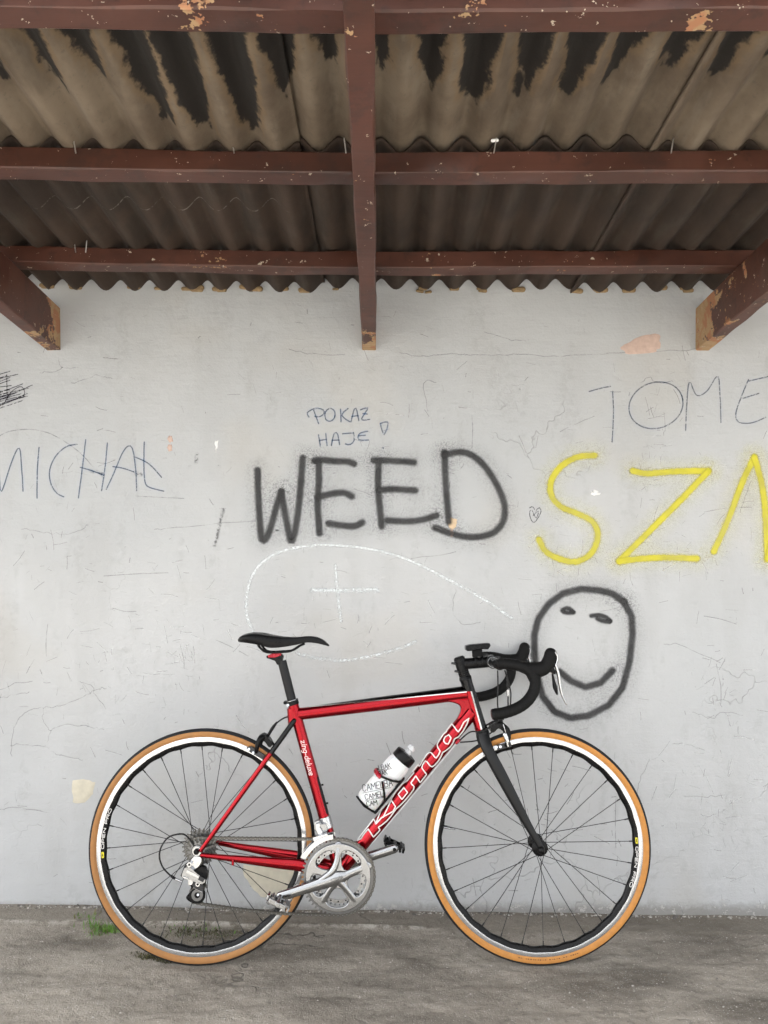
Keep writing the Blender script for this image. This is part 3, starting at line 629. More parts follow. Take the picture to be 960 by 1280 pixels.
for k, d in enumerate(PUR):
    w, h = .055, .053
    zc = ctop(d) + h / 2 + .001
    timber('purlin', (-2.6, WALL_Y - d, zc), (2.6, WALL_Y - d, zc), w, h, M_WOOD2 if k in (2, 0) else M_WOOD, 90, NUP, bend, sd=20 + k * 5)
# sheets
def sheet(xa, xb, d0, d1, lift, material, sd):
    amp = .0185; nx_ = int((xb - xa) / PITCH_C * 14); ny = 26; V = []; Fc = []
    for j in range(ny + 1):
        d = d0 + (d1 - d0) * j / ny
        for i in range(nx_ + 1):
            x = xa + (xb - xa) * i / nx_
            z = 2.081 + SLOPE * d + amp + lift + amp * -math.cos(2 * math.pi * (x - SHEET_X0) / PITCH_C)
            z += bend(x).z + .003 * math.sin(x * 3.1 + d * 2 + sd) + .0015 * math.sin(d * 9 + sd * 3 + x * 7)
            V.append(Vector((x, WALL_Y - d, z)) - OFF)
    w = nx_ + 1
    for j in range(ny):
        for i in range(nx_): a = j * w + i; Fc.append((a, a + 1, a + 1 + w, a + w))
    o = mk('corrugated_sheet', V, Fc, material, canopy, None, True, 0)
    s = o.modifiers.new('thickness', 'SOLIDIFY'); s.thickness = .0065; s.offset = 1
    return o
edges = [SHEET_X0 + k * 9 * PITCH_C for k in range(-3, 4)]
for k in range(6):
    ov = PITCH_C * .55
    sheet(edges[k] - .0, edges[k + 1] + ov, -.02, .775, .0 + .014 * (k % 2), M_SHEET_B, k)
    sheet(edges[k] - .0, edges[k + 1] + ov, .745, 1.42, .010 + .014 * (k % 2), M_SHEET_A, k + 9)
M_NAIL = plain('galvanised_nail', (.62, .6, .57), .35, .9); M_CAP = plain('plastic_nail_washer', (.82, .82, .8), .4)
M_RED_W = plain('red_foam_strip', (.19, .02, .015), .7)
def nail(x, d, cap=False):
    mb = MB(); z = ctop(d) + .05; y = WALL_Y - d - .031
    a = random.uniform(-.12, .12)
    tube(mb, [Vector((x, y, z)) - OFF, Vector((x + a * .05, y - .004, z + .035)) - OFF], .0016, 6)
    if cap: tube(mb, [Vector((x + a * .02 - .006, y - .001, z + .030)) - OFF, Vector((x + a * .02 + .006, y - .001, z + .031)) - OFF], .0040, 8, m=1, round_end=True)
    mb.build('nail', [M_NAIL, M_CAP], canopy)
for x, cap in ((-.73, 0), (-.355, 1), (-.09, 0), (.26, 1), (.68, 0)): nail(x, PUR[1] + .0, cap)
for x in (-.93, -.90): nail(x, PUR[0], 0)
# lumps of mortar and foam squeezed out where the sheets meet the wall
M_MORT = plain('ochre_mortar', (.24, .165, .085), .95, var=.25, scale=120, bump=.8)
mb = MB()
for k in range(-14, 15):
    x = SHEET_X0 + k * PITCH_C
    if random.random() < .75:
        for q in range(random.randint(1, 3)):
            c = Vector((x + random.uniform(-.022, .022), WALL_Y - .004, 2.081 + .004 + bend(x).z + random.uniform(-.006, .006)))
            r = random.uniform(.007, .016); tube(mb, [c - Vector((r, 0, random.uniform(-.003, .003))), c + Vector((r, 0, 0))], [r * .55, r * .65], 7, round_end=True)
mort = mb.build('mortar', M_MORT, wall); mort['label'] = 'ochre mortar lumps under the roof sheets'

# ------------------------------------------------------------------ small growth and debris on the ground
def gz(x, y): return float(ground_h(np.array([x]), np.array([y]))[0])
M_GRASS = plain('grass_blade', (.11, .23, .028), .55, var=.3, scale=30); M_DRY = plain('dry_grass', (.16, .15, .06), .7, var=.25, scale=30); M_MOSS = plain('moss', (.062, .060, .026), .95, var=.35, scale=80)
def tuft(name, spots, label, cat, hgt, mats, spread):
    mb = MB()
    for (sx, sy, cnt) in spots:
        cx, cy = ground_pt(sx, sy)
        for k in range(cnt):
            x = cx + random.gauss(0, spread); y = min(cy + random.gauss(0, spread * .45), WALL_Y - .02); a = random.uniform(0, 6.28); h = hgt * random.uniform(.4, 1.25); w = random.uniform(.0008, .0019)
            b = Vector((x, y, gz(x, y) - .002)); dr = Vector((math.cos(a), math.sin(a), 0)); sd = Vector((-dr.y, dr.x, 0)); ln = random.uniform(.3, 1.3)
            p = [b, b + Vector((0, 0, h * .5)) + dr * h * .22 * ln, b + Vector((0, 0, h * .85)) + dr * h * .7 * ln]
            mb.add([p[0] - sd * w, p[0] + sd * w, p[1] + sd * w * .9, p[1] - sd * w * .9, p[2]], [(0, 1, 2, 3), (3, 2, 4)], 0 if random.random() < .82 else 1)
    o = mb.build(name, mats, None, 0); tag(o, label, cat, kind='stuff'); return o
tuft('grass_tuft', [(132, 1167, 170), (118, 1162, 60), (140, 1165, 80), (104, 1152, 30), (122, 1170, 40)], 'bright green grass tuft left of the rear wheel', 'grass', .020, [M_GRASS, M_DRY], .024)
tuft('grass_tuft', [(232, 1166, 90), (262, 1171, 60), (245, 1168, 60)], 'short dull grass seen through the rear wheel', 'grass', .013, [M_MOSS, M_GRASS], .045)
tuft('moss_patch', [(190, 1199, 330), (205, 1203, 200), (180, 1197, 120)], 'dark moss beside the foot of the rear tyre', 'moss', .008, [M_MOSS, M_DRY], .022)
tuft('moss_patch', [(250, 1171, 700), (222, 1170, 400), (290, 1174, 400), (265, 1178, 300)], 'dark moss and soil seen through the rear wheel', 'moss', .005, [M_MOSS, M_DRY], .05)
M_STONE = plain('pale_grit', (.36, .34, .31), .9, var=.3, scale=200); M_STONE2 = plain('dark_grit', (.12, .11, .1), .9, var=.3, scale=200)
def grit(name, pts, label, cat):
    mb = MB()
    for (x, y, r) in pts:
        n = 6; z = gz(x, y); ring = []
        for k in range(n):
            a = 2 * math.pi * k / n; q = r * random.uniform(.7, 1.25); ring.append(Vector((x + q * math.cos(a), y + q * .8 * math.sin(a), z - r * .1)))
        up = [Vector((p.x * .45 + x * .55, p.y * .45 + y * .55, z + r * random.uniform(.35, .75))) for p in ring]
        mb.add(ring + up, [(k, (k + 1) % n, n + (k + 1) % n, n + k) for k in range(n)] + [tuple(range(n, 2 * n))], 0 if random.random() < .6 else 1)
    o = mb.build(name, [M_STONE, M_STONE2], None, 30); tag(o, label, cat, kind='stuff'); return o
pts = []
while len(pts) < 900:
    x, y = random.uniform(-1.35, 1.35), random.uniform(1.62, 2.58)
    if random.random() < .35 + .4 * (x > .2): pts.append((x, y, random.choice([.0012, .0015, .002, .0026]) * random.uniform(.7, 1.4)))
grit('grit', pts, 'loose pale grit scattered over the concrete floor', 'grit')
pts = [(random.uniform(-1.4, 1.4), WALL_Y - .006 - abs(random.gauss(0, .009)), random.uniform(.0015, .0052) * (1 if random.random() < .9 else 1.8)) for _ in range(620)]
grit('plaster_crumbs', pts, 'crumbs of fallen plaster along the foot of the wall', 'rubble')

# ------------------------------------------------------------------ bicycle
M_BLK = plain('satin_black', (.005, .005, .0054), .33, var=.04, scale=80, spec=.17); M_MATT = plain('matt_black_rubber', (.006, .006, .006), .62, var=.15, scale=220, bump=.25, spec=.13)
M_CARBON = plain('dark_carbon', (.0075, .0078, .0085), .32, var=.0, rvar=0, spec=.25)
M_ALU = plain('silver_alloy', (.33, .335, .34), .2, .97, var=.02, scale=40); M_ALU_D = plain('dull_steel', (.19, .19, .19), .36, .9, var=.08, scale=200)
M_POL = plain('polished_alloy', (.52, .525, .53), .18, .95, var=.03, scale=120); M_CHAINM = plain('oily_steel', (.11, .105, .095), .38, .85, var=.15, scale=300)
M_DARKG = plain('dark_grey_metal', (.045, .045, .047), .42, .6, var=.1, scale=120); M_WHITE = plain('white_paint', (.66, .64, .62), .4, var=.03); M_REDP = plain('red_anodised', (.33, .006, .018), .3, .3)
M_TREAD = plain('black_tyre_tread', (.015, .016, .0175), .75, var=.2, scale=260, bump=.4, spec=.25)
M_TAN_F = plain('amber_tyre_sidewall', (.46, .205, .052), .62, var=.12, scale=70, bump=.1, spec=.3); M_TAN_R = plain('tan_tyre_sidewall', (.33, .158, .055), .66, var=.12, scale=60, bump=.1, spec=.3)
M_TRACK = plain('brake_track_alloy', (.58, .585, .59), .27, .8, var=.03, scale=160); M_RIMB = plain('black_rim', (.005, .005, .0052), .3, .0, var=.1, spec=.2)
M_SPOKE = plain('black_spoke', (.02, .02, .02), .4, .2, spec=.3); M_YDEC = plain('yellow_decal', (.60, .52, .02), .5); M_TDEC = plain('brown_tyre_print', (.10, .045, .018), .7)
M_CABLE = plain('cable_housing', (.010, .010, .010), .35, spec=.3); M_WIRE = plain('bare_cable', (.5, .49, .48), .3, .8)
def red_paint(name, lines_):
    """metallic red with a black panel beyond each line (u,w -> u,w, left-hand side black) and a thin white pinstripe on the line"""
    t = NT(name); p = t.pos(obj=True); sep = t.n('ShaderNodeSeparateXYZ'); t.t.links.new(p, sep.inputs[0]); x, z = sep.outputs[0], sep.outputs[2]
    fl = t.noise(p, 900, 1); c = t.mix(fl, (.225, .0014, .0058), (.36, .0028, .0112))
    for (a, b, w) in lines_:
        d = Vector((b.x - a.x, b.z - a.z)).normalized(); n = Vector((-d.y, d.x))
        sd = t.math('ADD', t.math('MULTIPLY', x, n.x), t.math('ADD', t.math('MULTIPLY', z, n.y), -(n.x * a.x + n.y * a.z)))
        k = t.step(sd, w - .0004, w + .0004); wh = t.step(sd, -w - .0004, -w + .0004) if w > 0 else k
        c = t.mix(wh, c, (.66, .64, .62)) if w > 0 else c
        c = t.mix(k, c, (.007, .007, .0075))
    t.final(Base_Color=c, Roughness=t.step(t.noise(p, 14, 3), .3, .7, .17, .27), Metallic=.92, Coat_Weight=.35, Coat_Roughness=.02, Specular_IOR_Level=.3); return t.m
M_RED = red_paint('metallic_red_paint', [])

bike = empty('bicycle', None, (0, BIKE_Y, 0), (-LEAN, 0, 0))
tag(bike, 'red road bicycle with black drop bars and tan wall tyres leaning on the wall', 'bicycle')
CR_, CF_ = Vector((U_REAR, 0, WR)), Vector((U_FRONT, 0, WR))
BBq = P(423, 1096, .045); BB = Vector((BBq.x, 0, BBq.z))
def bt(name, pts, r, material, seg=20, smooth=0, round_end=False, parent=None, cap=True):
    mb = MB(); tube(mb, pts, r, seg, cap, 0, smooth, round_end); return mb.build(name, material, parent or bike, 50)

# --- wheels
def polar(c, r, a, s): return Vector((c.x + r * math.cos(a), -s, c.z + r * math.sin(a)))
def wheel(c, front):
    w = empty('wheel', bike); w.location = (0, 0, 0)
    tan = M_TAN_F if front else M_TAN_R
    prof = []; mats = []
    for k in range(-16, 17):
        a = rad(k * 9.4); prof.append((.3222 + .0140 * math.cos(a), .0135 * math.sin(a))); mats.append(0 if abs(k + .5) < 7.5 else 1)
    mb = MB(); lathe(mb, prof, c, 160, mats); mb.build('tyre', [M_TREAD, tan], w, 60)
    N = 168
    rp = [(.3120, -.0085), (.3095, -.0100), (.2982, -.0100), (.2968, -.0094), (.2880, -.0086), (.2832, -.0042), (.2824, 0), (.2832, .0042), (.2880, .0086), (.2968, .0094), (.2982, .0100), (.3095, .0100), (.3120, .0085)]
    rm = [0, 0, 1, 1, 1, 1, 1, 1, 1, 1, 0, 0]
    off = rad(2.0)
    def rf(j, r, a): return r if r > .30 else r + (.0028 if r < .285 else .0038 if r < .29 else .0010) * (math.cos(28 * (a - off)) * -.5) + (.0012 if r < .285 else 0)
    mb = MB(); lathe(mb, rp, c, N, rm, rfun=rf); rim = mb.build('rim', [M_TRACK, M_RIMB], w, 50)
    # spokes
    fr = .0195 if front else .0225; fs = (.034, -.034) if front else (.020, -.034)
    sm = None
    for k in range(28):
        near = k % 2 == 0; lead = (k // 2) % 2 == 0; a = off + 2 * math.pi * k / 28; cross = 2 * 2 * math.pi / 14 * (1 if lead else -1)
        h = polar(c, fr, a + cross, fs[0] if near else fs[1]); e = polar(c, .2838, a, .002 if near else -.002)
        L = (e - h).length
        key = 'spoke_mesh_%d_%d' % (front, near)
        if key not in bpy.data.meshes:
            mb = MB(); tube(mb, [Vector((0, 0, 0)), Vector((0, 0, L - .013)), Vector((0, 0, L - .012)), Vector((0, 0, L))], [.00105, .00105, .0019, .0019], 6)
            o = mb.build('spoke', M_SPOKE, w, 60); o.data.name = key
        else:
            o = bpy.data.objects.new('spoke', bpy.data.meshes[key]); COL.objects.link(o); o.parent = w
        o.matrix_local = Matrix.Translation(h) @ (e - h).to_track_quat('Z', 'Y').to_matrix().to_4x4()
    # hub
    mb = MB(); hb = [(.0, -.052), (.010, -.052), (.010, -.047), (.007, -.046), (.007, -.040), (.012, -.040), (fr + .004, fs[1] - .0015), (fr + .004, fs[1] + .0015), (.013, fs[1] + .005), (.012, 0), (.013, fs[0] - .005), (fr + .004, fs[0] - .0015), (fr + .004, fs[0] + .0015), (.012, .040), (.007, .042), (.007, .047), (.0, .047)]
    lathe(mb, hb, c, 28); mb.build('hub', M_BLK if front else M_DARKG, w, 40)
    # quick-release nut on the drive side
    mb = MB(); q = [(.0, .046), (.0105, .046), (.0115, .050), (.0105, .060), (.0085, .064), (.0045, .0665), (0, .067)] if front else [(0, .066), (.008, .066), (.008, .074), (.005, .078), (0, .078)]
    lathe(mb, q, c, 20); mb.build('quick_release_nut', M_BLK, w, 40)
    # rim lettering and yellow mark
    def rim_map(p, o_):      # p: (arc degrees clockwise, radius in mm)
        a = np.radians(-p[:, 0]); r = p[:, 1] / 1000; ss = np.where(r > .2968, .0098, .0086 + (r - .288) / .0088 * .0008)
        return np.stack([c.x + r * np.cos(a), -(ss + o_), c.z + r * np.sin(a)], 1)
    st = []; a0 = 0.8 if front else 178.2
    dg = 180 / math.pi / 287      # degrees per mm
    x = 0.0
    for ch in 'OPEN PRO':
        g, wd = GLYPH[ch]
        for s_ in g: st.append(([(a0 + (x + q[0] * 21) * dg, 289.0 + q[1] * 6.8) for q in s_], 0.0, 0))
        x += (wd + .17) * 21
    V = []; Fc = []; hw = .85
    for pts, _, _ in st:
        for (p0, p1) in zip(pts[:-1], pts[1:]):
            d = np.array([(p1[0] - p0[0]) / dg, p1[1] - p0[1]]); Ld = np.linalg.norm(d); d /= Ld; nn = np.array([-d[1], d[0]]); k0 = len(V)
            for t_ in (-.3 / Ld, .5, 1 + .3 / Ld):
                for e_ in (-1, 1): V.append((p0[0] + (p1[0] - p0[0]) * t_ + nn[0] * e_ * hw * dg, p0[1] + (p1[1] - p0[1]) * t_ + nn[1] * e_ * hw))
            Fc += [(k0, k0 + 1, k0 + 3, k0 + 2), (k0 + 2, k0 + 3, k0 + 5, k0 + 4)]
    mk('rim_lettering', rim_map(np.array(V), .0006).tolist(), Fc, M_WHITE, w, None, True, 0)
    a1 = (a0 - 5.2)
    V = [(a1 + t_ * 3.4, 289.0 + q * 7.0) for t_, q in ((.12, 0), (.88, 0), (1, .12), (1, .88), (.88, 1), (.12, 1), (0, .88), (0, .12))]
    yd = mk('rim_mark', rim_map(np.array(V), .0006).tolist(), [tuple(range(8))], M_YDEC, w, None, False)
    V = [(a1 + t_ * 3.4, 289.0 + q * 7.0) for t_, q in ((.28, .25), (.36, .40), (.64, .30), (.74, .50), (.72, .75), (.64, .60), (.36, .70), (.26, .50))]
    mk('rim_mark', rim_map(np.array(V), .0009).tolist(), [(0, 1, 6, 7), (1, 2, 5, 6), (2, 3, 4, 5)], M_RIMB, w, None, False)
    if front:
        bt('valve', [polar(c, .283, rad(170), 0), polar(c, .262, rad(170), 0), polar(c, .2615, rad(170), 0), polar(c, .248, rad(170), 0)], [.0030, .0030, .0021, .0018], M_ALU, 8, parent=w)
        mb = MB()                   # small dark print low on the sidewall
        for k in range(26):
            if random.random() < .8:
                a = rad(258 + k * 1.25 + random.uniform(-.15, .15)); h_ = random.uniform(.0012, .0032); r0 = .3165 - h_ / 2
                q = [polar(c, r0, a, .01345), polar(c, r0, a + rad(.75), .01345), polar(c, r0 + h_, a + rad(.75), .0134), polar(c, r0 + h_, a, .0134)]
                mb.add(q, [(0, 1, 2, 3)])
        mb.build('sidewall_print', M_TDEC, w)
    return w
wheel(CR_, False); wheel(CF_, True)

# --- frame
ST_TOP = P(366.5, 881); ST_BOT = BB
HT_TOP = P(582, 849); HT_BOT = P(602, 913)
TT0 = P(373, 892.5); TT1 = P(583, 866); DT1 = P(590, 889.4)
m_tt = red_paint('red_paint_black_top', [(P(415, 881.0, .016), P(583, 864.8, .016), .0014)])
m_ht = red_paint('red_paint_black_front', [(P(588.5, 862, .018), P(602.3, 913, .018), .0022), (P(560, 867.0, .016), P(600, 862.8, .016), 0.0)])
bt('seat_tube', [ST_BOT, ST_TOP], .0168, M_RED, 28)
top_tube = bt('top_tube', [TT0, TT0.lerp(TT1, .5), TT1], [(.0170, .0185), (.0178, .0208), (.0185, .0212)], m_tt, 28)
down_tube = bt('down_tube', [BB, BB.lerp(DT1, .5), DT1], [(.0200, .0196), (.0208, .0204), (.0205, .0225)], M_RED, 32)
bt('head_tube', [HT_TOP, HT_TOP.lerp(HT_BOT, .08), HT_TOP.lerp(HT_BOT, .9), HT_BOT], [.0185, .0178, .0185, .0200], m_ht, 30)
bt('bottom_bracket_shell', [BB + Vector((0, .036, 0)), BB - Vector((0, .036, 0))], .0215, M_RED, 28)
# gussets where the tubes flow into the head tube
web = MB(); pxplate(web, [(556, 876.5), (566, 878), (573, 880.5), (576, 884.5), (575, 890), (570, 900), (588, 896), (596, 886), (590, 868), (570, 868)], -.0130, .0130); bevel(web.build('tube_fillet', M_RED, bike, 60), .011, 5, 30)
for sg in (1, -1):
    so = .062
    dr = Vector((CR_.x, -sg * so, CR_.z))
    a = P(252, 1069, .066); a = Vector((a.x, -sg * .066, a.z)); e = P(376, 1082, .036); e = Vector((e.x, -sg * .036, e.z)); b2 = Vector((BB.x - .01, -sg * .02, BB.z + .004))
    bt('chainstay', [a, a.lerp(e, .3), a.lerp(e, .75), e, b2], [(.0055, .0062), (.0068, .0092), (.0085, .0150), (.0085, .0168), (.010, .0165)], M_RED, 20, 4, True)
    t0 = P(251, 1063, .066); t0 = Vector((t0.x, -sg * .066, t0.z)); t1 = P(367.5, 901, .02); t1 = Vector((t1.x, -sg * .014, t1.z)); md = t0.lerp(t1, .55); md.y = -sg * .044
    md2 = t0.lerp(t1, .85); md2.y = -sg * .026
    l0, l1 = P(338 - 8, 941 - 5, .03), P(338 + 8, 941 + 5, .03)
    m_ss = M_RED if sg < 0 and False else red_paint('red_stay_black_upper', [(l0, l1, 0.0)]) if sg > 0 else m_ss
    bt('seatstay', [t0, md, md2, t1], [.0062, .0075, .0078, .0078], m_ss, 18, 6, True)
    # dropout plate
    mb = MB(); o = [(CR_.x + .012 * math.cos(q) * (1.05 if math.cos(q) > 0 else .95), CR_.z + .0125 * math.sin(q)) for q in np.linspace(0, 2 * math.pi, 20, endpoint=False)]
    plate(mb, o, [], sg * .0615, sg * .0675); mb.build('dropout', M_POL if sg > 0 else M_ALU, bike)
lug = P(368, 893); bt('seat_cluster', [P(367, 905), P(365.8, 885)], [.0172, .0176], M_RED, 24)
# pump peg / cable stop on chainstay and down tube
bt('cable_stop', [P(291, 1074, .066), P(291, 1081.5, .068)], .0038, M_RED, 8); bt('cable_stop', [P(570.5, 929, .02), P(574.5, 925, .02)], .0042, M_REDP, 8, round_end=True)
# lettering on the down tube
dtm = tube_map(BB, DT1, .0203, .0222)
def qa(*p): return [(440 + x / 10.667, 960 + y / 10.667) for x, y in p]
def qb(*p): return [(515 + x / 10.667, 885 + y / 10.667) for x, y in p]
L1 = qa((70, 965), (110, 905), (290, 678), (318, 738), (355, 640), (395, 545), (510, 430), (560, 350), (610, 270), (680, 205), (740, 165), (790, 100), (825, 62), (808, 42), (838, 10)) + \
     qb((80, 752), (97, 778), (150, 690), (200, 612), (240, 590), (270, 610), (300, 650), (320, 668), (350, 630), (375, 575), (342, 525), (335, 480), (370, 420), (420, 345), (462, 312), (462, 295), (530, 210), (615, 320), (650, 270), (690, 190), (755, 140))
L2 = qb((755, 140), (735, 210), (680, 310), (620, 385), (565, 410), (545, 470), (510, 520), (440, 575), (410, 590), (385, 650), (350, 710), (300, 765), (265, 785), (235, 765), (200, 715), (175, 705), (140, 760), (130, 800), (195, 885), (110, 995), (50, 905)) + \
     qa((785, 200), (828, 250), (820, 290), (760, 370), (700, 440), (640, 500), (590, 540), (520, 640), (460, 710), (395, 760), (350, 790), (375, 825), (350, 855), (285, 920), (215, 810), (150, 890), (120, 940), (70, 965))
L3 = qa((522, 425), (480, 520), (415, 655)); L4 = qa((318, 745), (395, 660), (470, 620), (545, 578), (580, 515), (548, 465), (522, 425))
L5 = qa((690, 262), (740, 325), (665, 420), (615, 350), (690, 262)); L6 = qb((490, 355), (521, 400), (482, 480), (440, 470), (420, 430), (440, 385), (490, 355))
strokes_mesh('frame_lettering', [(q, .78, 0) for q in (L1, L2, L3, L4, L5, L6)], dtm, M_WHITE, down_tube, .0006, .00005, 1.2, 3)
stm = tube_map(BB, ST_TOP, .0168)
ang = math.degrees(math.atan2(971 - 924.7, 388.4 - 376.7))
strokes_mesh('frame_lettering', text_strokes('zing-deluxe', (375.8, 926), 6.2, ang, .45, .2, 1.22, .15), stm, M_WHITE, bpy.data.objects['seat_tube'], .0006, .00003, .8, 3)
# exposed gear cable below the down tube
bt('gear_cable', [P(572, 928, .021), P(520, 990, .018), P(462, 1058, .012)], .0011, M_WIRE, 6)
bt('seat_tube_guard', [P(397.0, 973, .004), P(402.5, 994, .004), P(408.2, 1016, .004)], [(.009, .0045), (.010, .0060), (.009, .0055)], M_BLK, 12, 4, True)
for q_ in ((403.5, 981), (409.5, 1004)): bt('guard_bolt', [P(*q_, .004) - Vector((.004, 0, 0)), P(*q_, .004) + Vector((.002, 0, 0))], .0028, M_BLK, 8)

# --- fork, headset
fork_pts = lambda sg: [Vector((p.x, -sg * s, p.z)) for p, s in ((P(603, 915, .010), .010), (P(606.5, 928, .028), .026), (P(612, 941, .036), .036), (P(629, 973, .042), .043), (P(655, 1022, .047), .0475), (P(669, 1047, .05), .05), (P(677.5, 1062, .052), .0515))]
fork = MB()
for sg in (1, -1): tube(fork, fork_pts(sg), [(.012, .0185), (.0105, .0182), (.0095, .0172), (.0088, .0165), (.0075, .0125), (.0065, .0098), (.0055, .0085)], 20, True, 0, 5, True)
tube(fork, [HT_BOT + Vector((0, 0, -.0005)), P(605.5, 921)], [.0205, .0175], 24); tube(fork, [P(604, 916), P(608, 930)], [(.026, .018), (.030, .013)], 20, round_end=True)
fork.build('fork', M_CARBON, bike, 60)
hd = (HT_TOP - HT_BOT).normalized()
bt('headset_cup', [HT_TOP - hd * .001, HT_TOP + hd * .006, HT_TOP + hd * .010], [.0192, .0190, .0165], M_BLK, 26)
sp = MB(); z0 = .0105
for k in range(3): tube(sp, [HT_TOP + hd * (z0 + k * .0062), HT_TOP + hd * (z0 + k * .0062 + .0055)], .0168, 24)
sp.build('headset_spacer', M_BLK, bike, 40)
# --- stem
SC = HT_TOP + hd * .047; BARC = P(615, 827, .0)
st = MB(); tube(st, [SC - hd * .019, SC + hd * .020], .0175, 24, round_end=False); tube(st, [SC, SC.lerp(BARC, .8), BARC], [(.0155, .017), (.0165, .0165), (.0175, .0165)], 22)
tube(st, [BARC + Vector((0, .021, 0)), BARC - Vector((0, .021, 0))], .0200, 26)
tube(st, [SC + hd * .0195, SC + hd * .024], [.0165, .013], 24)
stem = bevel(st.build('stem', M_BLK, bike, 40), .0015)
for q in (P(565, 829, .006), P(569, 839, .006)): bt('stem_bolt', [q + Vector((.016, 0, -.003)), q + Vector((-.002, 0, .0005))], .0035, M_DARKG, 8, parent=stem)
for dy in (.012, -.012):
    for dz in (.013, -.013): bt('stem_bolt', [BARC + Vector((.014, dy, dz)), BARC + Vector((.024, dy, dz))], .003, M_DARKG, 8, parent=stem)
# --- handlebar
def side(pts, sg): return [Vector((p.x, -sg * s, p.z)) for p, s in pts]
BP = [(BARC, .0), (BARC, .05), (BARC, .10), (BARC + Vector((.002, 0, 0)), .150), (P(627, 829.5, .185), .185), (P(643, 831, .2), .2), (P(659, 836, .205), .205), (P(668.5, 849, .206), .206), (P(667.5, 863, .208), .208), (P(659, 876.5, .211), .211), (P(646, 885.5, .214), .214), (P(630, 891, .216), .216), (P(616.5, 893, .217), .217)]
br = [.0155, .0150, .0135, .0150, .0152, .0154, .0158, .0160, .0158, .0158, .0158, .0158, .0156]
bar = MB(); tube(bar, side(BP[:4], -1)[::-1] + side(BP[1:4], 1), [.0125, .0130, .0150, .0155, .0150, .0130, .0125], 18, smooth=4)
hbar = bar.build('handlebar', M_BLK, bike)
for sg in (1, -1):
    q = catmull([(*p, r) for p, r in zip(side(BP[2:], sg), br[2:])], 14); pts = []; rr = []
    # bar tape: overlapping wraps give a fine saw-tooth profile
    acc = 0; last = None; n_w = .0125
    dense = []
    for a, b in zip(q[:-1], q[1:]):
        for k in range(3): dense.append(a + (b - a) * k / 3)
    dense.append(q[-1])
    for p in dense:
        v_ = Vector(p[:3]); acc += 0 if last is None else (v_ - last).length; last = v_
        fr_ = (acc % n_w) / n_w; pts.append(v_); rr.append(p[3] + .0007 * (fr_ - .5))
    mb = MB(); tube(mb, pts, rr, 18); mb.build('bar_tape', M_MATT, hbar, 60)
    e = pts[-1]; T_ = (pts[-1] - pts[-3]).normalized(); bt('bar_end_plug', [e - T_ * .001, e + T_ * .0035, e + T_ * .0055], [.0150, .0145, .010], M_BLK, 18, parent=hbar)
    # brake and shift lever
    HP = [(P(650, 833, .2), .2), (P(662, 836, .203), .203), (P(673, 837, .204), .204), (P(681.5, 833.5, .204), .204), (P(686.5, 825, .203), .203), (P(688.5, 816.8, .202), .202)]
    hood = MB(); tube(hood, side(HP, sg), [(.0150, .0150), (.0160, .0190), (.0165, .0215), (.0165, .0195), (.0155, .0185), (.0145, .0175)], 22, True, 0, 6, True)
    ho = hood.build('lever_hood', M_MATT, bike, 70)
    mb = MB()     # pivot block below the hood
    tube(mb, side([(P(683, 832, .204), .204), (P(689, 836, .204), .204), (P(692, 840, .204), .204)], sg), [(.011, .012), (.010, .009), (.008, .006)], 16, round_end=True)
    mb.build('lever_pivot', M_BLK, ho)
    mb = MB(); tube(mb, side([(P(694.5, 817, .205), .205), (P(696.5, 823, .205), .205), (P(694, 831, .205), .205)], sg), [(.0105, .004), (.0115, .0045), (.009, .0035)], 14, True, 0, 4, True); mb.build('lever_cap', M_POL, ho)
    mb = MB(); LP = [(694.5, 832), (697.8, 843), (699.3, 853), (700.8, 863), (703.5, 872), (707.2, 879.5)]
    tube(mb, side([(P(*p, .206), .206 + .004 * (i / 5)) for i, p in enumerate(LP)], sg), [(.0095, .0042), (.0088, .0045), (.0080, .0045), (.0072, .0036), (.0062, .0028), (.0052, .0022)], 14, True, 0, 5, True)
    mb.build('brake_lever', M_POL, ho)
    mb = MB(); LP = [(690.5, 842), (692.0, 851), (693.8, 859), (695.8, 866)]
    tube(mb, side([(P(*p, .200), .200) for p in LP], sg), [(.005, .0028), (.007, .0042), (.0085, .0064), (.007, .0036)], 12, True, 0, 5, True); mb.build('shift_lever', M_BLK, ho)
    mb = MB(); tube(mb, side([(P(676, 843.5, .205), .205), (P(684, 839.5, .205), .205), (P(690, 841.5, .205), .205)], sg), .0016, 8, True, 0, 4); mb.build('lever_spring', M_POL, ho)
# silver band ring beside the clamp
bt('bar_collar', [BARC - Vector((0, .0235, 0)), BARC - Vector((0, .0255, 0))], .0172, M_ALU, 22, parent=hbar)
# --- cycling computer
comp = MB(); C0 = P(597, 809.5, .0)
prf = bike_local([(581.5, 807), (587, 805.5), (600, 804.5), (611, 803.6), (612.5, 806.5), (609, 811.5), (603, 811), (590, 813.2), (583, 813.6), (581.5, 811.5)], .0)
plate(comp, [tuple(p) for p in prf], [], -.023, .023); comp = bevel(comp.build('cycling_computer', M_BLK, bike, 40), .003, 3)
mt = MB(); pxplate(mt, [(590, 811), (602, 810), (603, 820), (591, 822)], -.013, .013); bevel(mt.build('computer_mount', M_MATT, comp, 40), .002)
for x in (594, 603): 
    mb = MB(); q = P(x, 826.5); ax = (BARC - SC).normalized(); tube(mb, [q - ax * .0022, q + ax * .0022], .0186, 22); mb.build('mount_band', M_BLK, comp)

